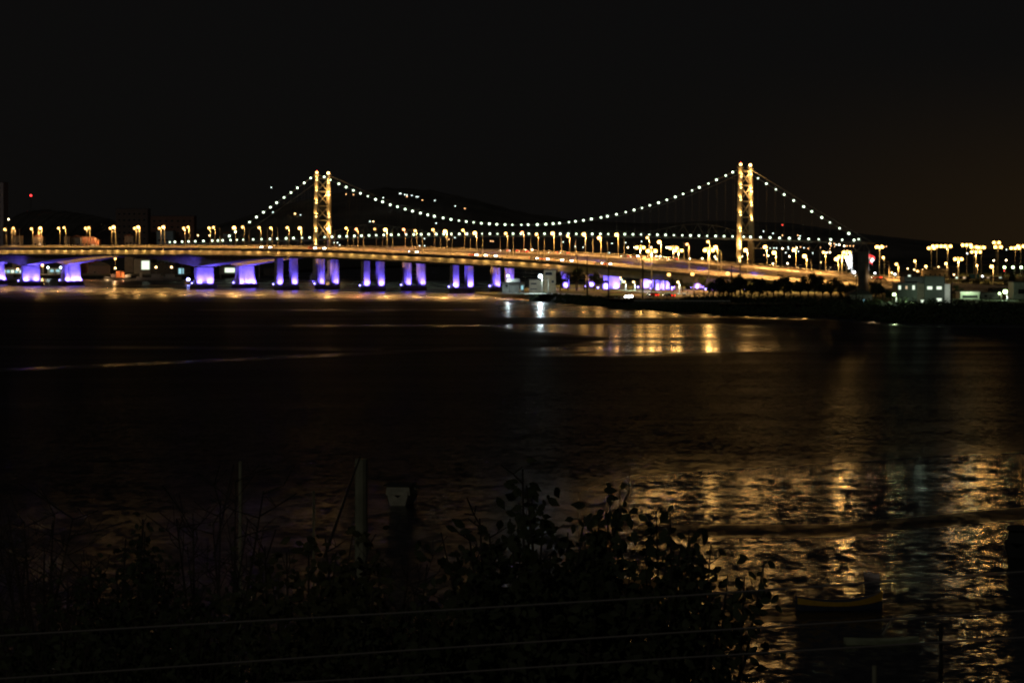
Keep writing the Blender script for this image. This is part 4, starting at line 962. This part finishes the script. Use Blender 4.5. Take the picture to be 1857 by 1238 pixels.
for i, (x, b, H, k, lab) in enumerate(((1016, 527, 7.5, 'a', 'dark tree just right of the ochre building'), (1030, 526, 8.5, 'p', 'dark palm in front of the lit pier right of the ochre building'), (1045, 527, 9, 'b', 'dark tree behind the leftmost power pole'), (1060, 526, 8, 'p', 'dark palm between the two left power poles'),
     (1078, 526, 7.5, 'c', 'dark tree left of the small white lamps'), (1092, 525, 6, 'a', 'small dark tree left of the lit single column'), (1196, 527, 4.5, 'p', 'small palm before the lit pier wall, left one'), (1221, 529, 5.5, 'b', 'round tree in front of the right part of the lit pier wall'),
     (1238, 529, 5, 'c', 'small round tree right of the lit pier wall'), (1247, 531, 3.5, 'a', 'lowest small tree near the shore road'), (1276, 535, 6.5, 'b', 'greenish lit tree left of the tallest double mast'), (1546, 546, 7.0, 'a', 'dark tree directly left of the round column'), (1586, 550, 6.5, 'b', 'dark tree directly right of the round column'),
     (1601, 551, 6.5, 'c', 'dark tree between the round column and the grey works'), (1614, 552, 5, 'a', 'low dark tree beside the grey works'), (1596, 533, 7, 'p', 'dark palm before the amber road right of the round column'), (1735, 541, 4.5, 'b', 'low dark tree right of the grey works annex'),
     (1752, 524, 5.5, 'c', 'dim tree below the teal billboard'), (1770, 525, 5.5, 'a', 'dim tree under the brightest amber masts'), (1790, 526, 4.5, 'b', 'dim tree above the low grey wall building'), (1830, 533, 8, 'c', 'brownish lit tree left of the boxy grey building'), (1529, 556, 4.2, 'c', 'low dark tree on the bank left of the column house'), (1537, 559, 3.5, 'b', 'lowest dark bush tree in front of the column house'))):
    tree(x, b, H, k, lab, sx=1.15)
for i, (x, H, Y) in enumerate(((258, 9, 1935), (272, 10, 1940), (100, 8, 1960), (134, 8, 1970), (240, 8, 1945))):
    tree(x, 0, H, 'abc'[i % 3], f'dark tree on the far left shore among the houses, {ORD[i]} placed', Y=Y, z=14, group='trees on the far left shore')

# ------------------------------------------------------------------ boats
def boat(name, c, d, L, Bm, H, hm, label, cabins=(), sheer=.35, band=None, mast=0, cat='boat', bow2=.2):
    d = Vector(d).normalized(); v = Vector((-d.y, d.x, 0)); c = Vector(c)
    e = empty(name, tuple(c), label, cat)
    def ring(t, inset=0, zlo=None, zhi=None):
        x = (t - .5) * L; k = max(.04, (1 - abs(2 * t - 1) ** 2.4) if t > .5 else 1 - (abs(2 * t - 1) ** 3) * (.25 if bow2 < .3 else .96)); hw = Bm / 2 * k
        top = H * (1 + sheer * max(0, 2 * t - 1) ** 2 * 2 + bow2 * max(0, 1 - 2 * t) ** 2 * 2)
        zl = -.25; a = hw * .65
        if zlo is not None: zl = zlo; 
        P_ = [(-hw - inset, top), (-hw * .92 - inset, top * .5), (-a, zl), (a, zl), (hw * .92 + inset, top * .5), (hw + inset, top), (hw * .86, top), (0, top * .55), (-hw * .86, top)]
        return [c + d * x + v * p + Vector((0, 0, z)) for p, z in P_]
    ts = [0.0, .06, .15, .3, .45, .6, .72, .82, .9, .96, 1.0]
    MB().loft([ring(t) for t in ts]).build('hull', hm, e)
    if band:
        for sg in (-1, 1):
            b = MB(); rows = []
            for t in ts:
                r_ = ring(t); top = r_[0] if sg < 0 else r_[5]; mid = r_[1] if sg < 0 else r_[4]
                rows.append((top + v * sg * .015 + Vector((0, 0, .01)), top.lerp(mid, 1.0) + v * sg * .02))
            for r1_, r2_ in zip(rows, rows[1:]): b.poly([r1_[0], r2_[0], r2_[1], r1_[1]])
            b.build('painted_band', band, e)
    for (x0, x1, w_, h0, h1, m) in cabins:
        q = c + d * ((x0 + x1) / 2 - .5) * L + Vector((0, 0, (h0 + h1) / 2)); MB().box(q, ((x1 - x0) * L, w_, h1 - h0), d, .93).build('cabin', m, e)
    if mast: MB().path([c + Vector((0, 0, H * .5)), c + Vector((0, 0, mast))], [.05, .03], 6).build('mast', STEEL, e)
    return e
TUG = mat('orange_cabin_paint', (.55, .17, .05), .6, .15); HW = mat('hull_white', (.6, .58, .5), .6, .1); HG = mat('hull_grey', (.3, .3, .3), .7, .2)
p = ground(220, 508.5, 0)
e = boat('tug_boat', p, (1, .05, 0), 23, 6, 1.9, HW, 'work boat with orange cabins and lit deck moored under the near bridge', [(.35, .48, 4, 1.4, 6.3, TUG), (.5, .6, 4, 1.4, 6.0, TUG), (.62, .78, 4, 1.4, 4.0, HW), (.2, .34, 3.5, 1.4, 4.4, mat('brown_render', (.16, .12, .11)))], sheer=.5, band=mat('hull_black', (.03, .03, .03), .7))
for k, (dx_, z) in enumerate(((-4, 8.4), (2, 3.5), (-9, 3.0))): lamp('POINT', 'deck_light', p + Vector((dx_, -4.5, z)), 700 if k else 1500, (1, .6, .3), e, radius=.2)
MB().ball(p + Vector((-4, -.5, 8.4)), .6).build('deck_lamp', E['s'], e)
p = ground(272, 508.5, 0); boat('fishing_boat', p, (1, 0, 0), 18, 5, 2.0, HG, 'grey fishing boat right of the work boat with orange cabins', [(.12, .2, 3, 1.5, 5.6, HW), (.55, .9, 3, 1.5, 4.3, HG)])
p = ground(308, 508.2, 0); boat('fishing_boat', p, (-1, 0, 0), 16, 5, 2.0, HG, 'dim grey fishing boat left of the shed with the small cyan opening', [(.3, .7, 3, 1.5, 4.2, HG)])
p = ground(20, 508.0, 0); boat('fishing_boat', p, (1, 0, 0), 15, 5, 1.8, HG, 'dim grey boat before the far left waterfront hall', [(.3, .6, 3, 1.4, 3.6, HG)])
# near boats
YEL = mat('yellow_band_paint', (.62, .36, .03), .6, .1, 3); NAVY = mat('navy_hull', (.05, .06, .10), .6, .2, 3)
boat('canoe', ground(1522, 1104, 0), (1, .03, 0), 5.25, 1.25, .50, NAVY, 'yellow banded wooden canoe with upswept ends afloat on the near water', sheer=.55, band=YEL, bow2=.28)
CAB = mat('weathered_hull', (.42, .40, .30), .8, .2, 2)
p = ground(731, 911, 0)
e = boat('cabin_boat', p, (.15, 1, 0), 5.0, 2.4, .85, CAB, 'small pale cabin boat seen from astern on the near water', [(.02, .5, 2.1, .88, 1.62, CAB), (.0, .55, 2.5, 1.66, 1.78, mat('dark_canopy', (.03, .03, .03)))])
boat('skiff', ground(1600, 1166, 0), (1, .08, 0), 4.2, 1.1, .22, mat('pale_green_hull', (.38, .42, .27), .8, .2, 2), 'low pale green skiff below the canoe, an oar leaning up', mast=0)
a = ground(1600, 1160, 0); sk = bpy.data.objects['skiff']; MB().path([a + Vector((0, 0, .3)), at(1623, 1112, a.y)], .03, 6).build('oar', mat('oar_wood', (.4, .4, .33)), sk)
boat('dinghy', ground(1583, 1046, 0), (.5, -1, 0), 1.5, .62, .20, mat('pinkish_hull', (.75, .6, .55), .7, .1), 'tiny pinkish dinghy floating above the canoe', sheer=.4)
DK = mat('black_hull', (.015, .015, .015), .7)
boat('motor_launch', ground(1848, 1002, 0), (.25, 1, 0), 5.5, 2.1, .8, DK, 'black motor launch at the right edge of the near water', [(.25, .6, 1.5, .85, 1.75, DK), (.2, .65, 1.75, 1.8, 1.9, DK)])
boat('skiff', ground(1158, 1064, 0), (1, -.1, 0), 2.6, 1.0, .4, mat('ochre_hull', (.5, .28, .10), .8), 'small ochre skiff half hidden by the leafy tree')
def stake(px, yt, Yb, r, m, label, lean=0, name='mooring_post'):
    t = at(px, yt, Yb); b = Vector((t.x - lean, Yb, -1.0)); return tag(MB().path([b, t], [r * 1.15, r], 10).build(name, m), label, 'post')
PW = mat('pale_post_concrete', (.28, .28, .19), .85, .2, 1.5)
stake(436, 836, 118, .085, PW, 'slender pale post rising from the tree tops at the left')
stake(655, 832, 105, .26, PW, 'thick pale concrete post between the leafy trees')
stake(569, 890, 125, .05, PW, 'thinnest pale post between the slender one and the thick one')
stake(1586, 1206, 100, .10, PW, 'pale post at the bottom edge below the skiff')
stake(1706, 1132, 130, .10, DK, 'short black stake right of the skiff')
stake(1652, 1148, 160, .04, DK, 'thin black stake behind the right end of the skiff')
def pole_lean(p0, p1, Y, r, label):
    return tag(MB().path([at(*p0, Y), at(*p1, Y)], [r, r * .7], 8).build('leaning_pole', DARKW), label, 'pole')
pole_lean((588, 1010), (653, 828), 98, .055, 'dark pole leaning right, just left of the thick pale post')
pole_lean((388, 1010), (424, 842), 108, .045, 'dark pole leaning right against the slender pale post')

# ------------------------------------------------------------------ trees in the foreground
def hz_at(y):
    return lerp_tab(hz, y)
FORE = [mat('dark_green_leaf', (.040, .050, .016), .75, .5, 6), mat('olive_leaf', (.055, .055, .015), .75, .5, 6)]  # dark green and olive leaf colours, one per foreground crown
def big_leaf(b, q, s_, r_):
    ax = Vector((r_.uniform(-1, 1), r_.uniform(-.6, .6), r_.uniform(-1, .2))).normalized(); n_ = Vector((r_.uniform(-.7, .7), -1, r_.uniform(-.2, .9))).normalized()
    ay = ax.cross(n_).normalized(); 
    pts = [(0, 0), (.2, .2), (.5, .27), (1, 0), (.5, -.27), (.2, -.2)]
    b.poly([q + ax * s_ * u + ay * s_ * v for u, v in pts])
def fore_tree(label, bx, Y, tips, leafs, lsz, m, seed, twigs=0, tw_len=1.0, nm='leafy_tree'):
    r_ = random.Random(seed); xb = (bx - CX) * Y / F; zb = hz_at(Y); base = Vector((xb, Y, zb))
    e = empty(nm, tuple(base), label, 'tree'); tr_ = MB(); cr = MB()
    fork = base + Vector((0, 0, 2.2)); tr_.path([base - Vector((0, 0, .3)), base + Vector((.1, 0, 1.2)), fork], [.22, .18, .15], 8)
    for (x, y) in tips:
        t = at(x, y, Y + r_.uniform(-2.0, 2.0)); mid = fork.lerp(t, .5) + Vector((r_.uniform(-.3, .3), r_.uniform(-.3, .3), .2))
        P_ = [fork, fork.lerp(mid, .5), mid, mid.lerp(t, .55) + Vector((r_.uniform(-.12, .12), 0, .05)), t]
        tr_.path(P_, [.09, .06, .045, .025, .010], 5)
        for k in range(leafs):
            u = r_.random() ** .7; seg = min(3, 1 + int(u * 3)); a_, b_ = P_[seg], P_[seg + 1]; q = a_.lerp(b_, r_.random())
            q += Vector((r_.gauss(0, .16 + .1 * (1 - u)), r_.gauss(0, .3), r_.gauss(0, .14 + .1 * (1 - u)) - .05)); big_leaf(cr, q, lsz * r_.uniform(.6, 1.25), r_)
        for k in range(twigs):
            a_ = P_[2].lerp(P_[4], r_.random()) if r_.random() < .5 else P_[3].lerp(P_[4], r_.random()); ang = r_.uniform(.15, 2.9); ln = tw_len * r_.uniform(.3, 1)
            d_ = Vector((math.cos(ang), r_.uniform(-.5, .5), math.sin(ang) * .9)); p1 = a_ + d_ * ln * .5; p2 = p1 + (d_ + Vector((r_.uniform(-.5, .5), 0, r_.uniform(-.1, .6)))) * ln * .5
            tr_.path([a_, p1, p2], [.012, .008, .004], 4)
            for _ in range(2):
                dd = Vector((r_.uniform(-1, 1), 0, r_.uniform(.1, 1))).normalized(); tr_.path([p1, p1 + dd * ln * .4], [.006, .003], 3)
    tr_.build('trunk', BARK, e)
    if cr.v: cr.build('crown', m, e)
    return e
rr = random.Random(11)
fore_tree('bare twiggy tree in the left foreground corner', 60, 44, [(rr.uniform(-20, 200), rr.uniform(930, 1150)) for _ in range(26)], 5, .10, FORE[0], 21, twigs=12, tw_len=.9, nm='bare_tree')
fore_tree('narrow dense dark tree standing up right of the bare corner tree', 240, 42, [(rr.gauss(245, 28), rr.uniform(935, 1040)) for _ in range(9)] + [(rr.gauss(240, 85), rr.uniform(1010, 1220)) for _ in range(42)], 80, .14, FORE[0], 22, twigs=4, tw_len=.5)
fore_tree('bare forked tree with long bending twigs left of the thick post', 372, 45, [(400, 905), (428, 870), (478, 890), (350, 930), (320, 940), (386, 950), (450, 940), (340, 990), (500, 960)], 3, .10, FORE[0], 23, twigs=9, tw_len=1.0, nm='bare_tree')
fore_tree('leafy tree under the thick pale post', 560, 40, [(590, 975), (560, 985), (640, 968), (670, 985), (520, 1000), (480, 990), (610, 1000)] + [(rr.uniform(420, 690), rr.uniform(1010, 1230)) for _ in range(40)], 90, .20, FORE[1], 24, twigs=2, tw_len=.6)
fore_tree('bare shrub between the two large leafy trees', 735, 43, [(rr.uniform(680, 800), rr.uniform(1020, 1140)) for _ in range(14)], 3, .10, FORE[0], 25, twigs=10, tw_len=.8, nm='bare_tree')
fore_tree('largest leafy tree in the centre foreground, reaching highest', 990, 38, [(948, 850), (955, 880), (965, 905), (1110, 885), (1135, 900), (1125, 930), (1090, 925), (870, 940), (850, 960), (800, 965), (925, 940), (985, 945), (1060, 935), (1030, 965)] + [(rr.uniform(830, 1150), rr.uniform(965, 1100)) for _ in range(42)] + [(rr.uniform(720, 1180), rr.uniform(1080, 1240)) for _ in range(50)], 95, .20, FORE[0], 26, twigs=2, tw_len=.5)
fore_tree('leafy tree right of the largest one, with outreaching sprays', 1230, 37, [(1190, 925), (1215, 930), (1250, 960), (1290, 985), (1235, 985), (1320, 1040), (1385, 1025), (1350, 1045), (1290, 1060), (1270, 1090), (1310, 1150), (1260, 1160)] + [(rr.uniform(1160, 1280), rr.uniform(990, 1090)) for _ in range(14)] + [(rr.uniform(1130, 1210), rr.uniform(1100, 1240)) for _ in range(14)], 75, .19, FORE[0], 27, twigs=1, tw_len=.4)
for i, (x, n) in enumerate(((60, 20), (330, 22), (700, 20))):
    fore_tree(f"dense dark shrub filling the bottom {('left corner', 'edge right of the corner', 'edge left of the largest tree')[i]}", x, 36 + i, [(x + rr.gauss(0, 110), rr.uniform(1090, 1245)) for _ in range(n * 2)], 60, .15, FORE[0], 31 + i, twigs=2, tw_len=.5, nm='shrub')
# small yard lamps seen through the leaves
for i, (x, y) in enumerate(((180, 1234), (570, 1232), (915, 1232), (40, 1226))):
    p = at(x, y, 58); lamp_post(Vector((p.x, p.y, hz_at(58))), p, 'd', arm=0, r=.05, label=f"low garden lamp glinting through the foreground leaves, {ORD[[3, 1, 2, 0].index(i) if False else (1, 2, 3, 0)[i]]} from the left", poler=.03, group="garden lamps behind the foreground trees", lit=False)
    MB().ball(p, .05).build('lamp_glass', emit('garden_lamp_glass', (.5, 1, .7), .5, 'NONE'), bpy.data.objects[[o.name for o in COL.objects if o.name.startswith('street_lamp')][-1]])

# ------------------------------------------------------------------ overhead cables close to the viewpoint
CB = mat('cable_sheath', (.22, .20, .19), .7, .1)
L1 = [(-700, 1196), (0, 1152), (350, 1131.5), (700, 1112), (1250, 1079), (1857, 1036), (2500, 985)]
L2 = [(-700, 1278), (0, 1230), (350, 1206), (700, 1181), (1250, 1145), (1857, 1107), (2500, 1062)]
L3 = [(-700, 1322), (0, 1272), (516, 1238), (700, 1227), (1200, 1194), (1857, 1155), (2500, 1112)]
posts = []
for sx_, Lx in ((-1, -700), (1, 2500)):
    Yp = 14; x = (Lx - CX) * Yp / F
    e = empty('utility_pole', (x, Yp, hz_at(Yp)), f"concrete utility pole carrying the close cables, just outside the {'left' if sx_ < 0 else 'right'} edge", 'utility pole')
    MB().path([(x, Yp + .16, hz_at(Yp) - .5), (x, Yp + .16, 21.8)], [.15, .11], 10).build('pole', CONC, e)
for i, L_ in enumerate((L1, L2, L3)):
    P_ = []
    for a, b in zip(L_, L_[1:]):
        for k in range(6): P_.append(at(a[0] + (b[0] - a[0]) * k / 6., a[1] + (b[1] - a[1]) * k / 6., 14))
    P_.append(at(*L_[-1], 14))
    tag(MB().path(P_, .0058, 6).build('overhead_cable', CB), f"{('uppermost', 'middle', 'lowest')[i]} of the three cables crossing the foreground trees", 'cable', 'cables crossing the foreground')
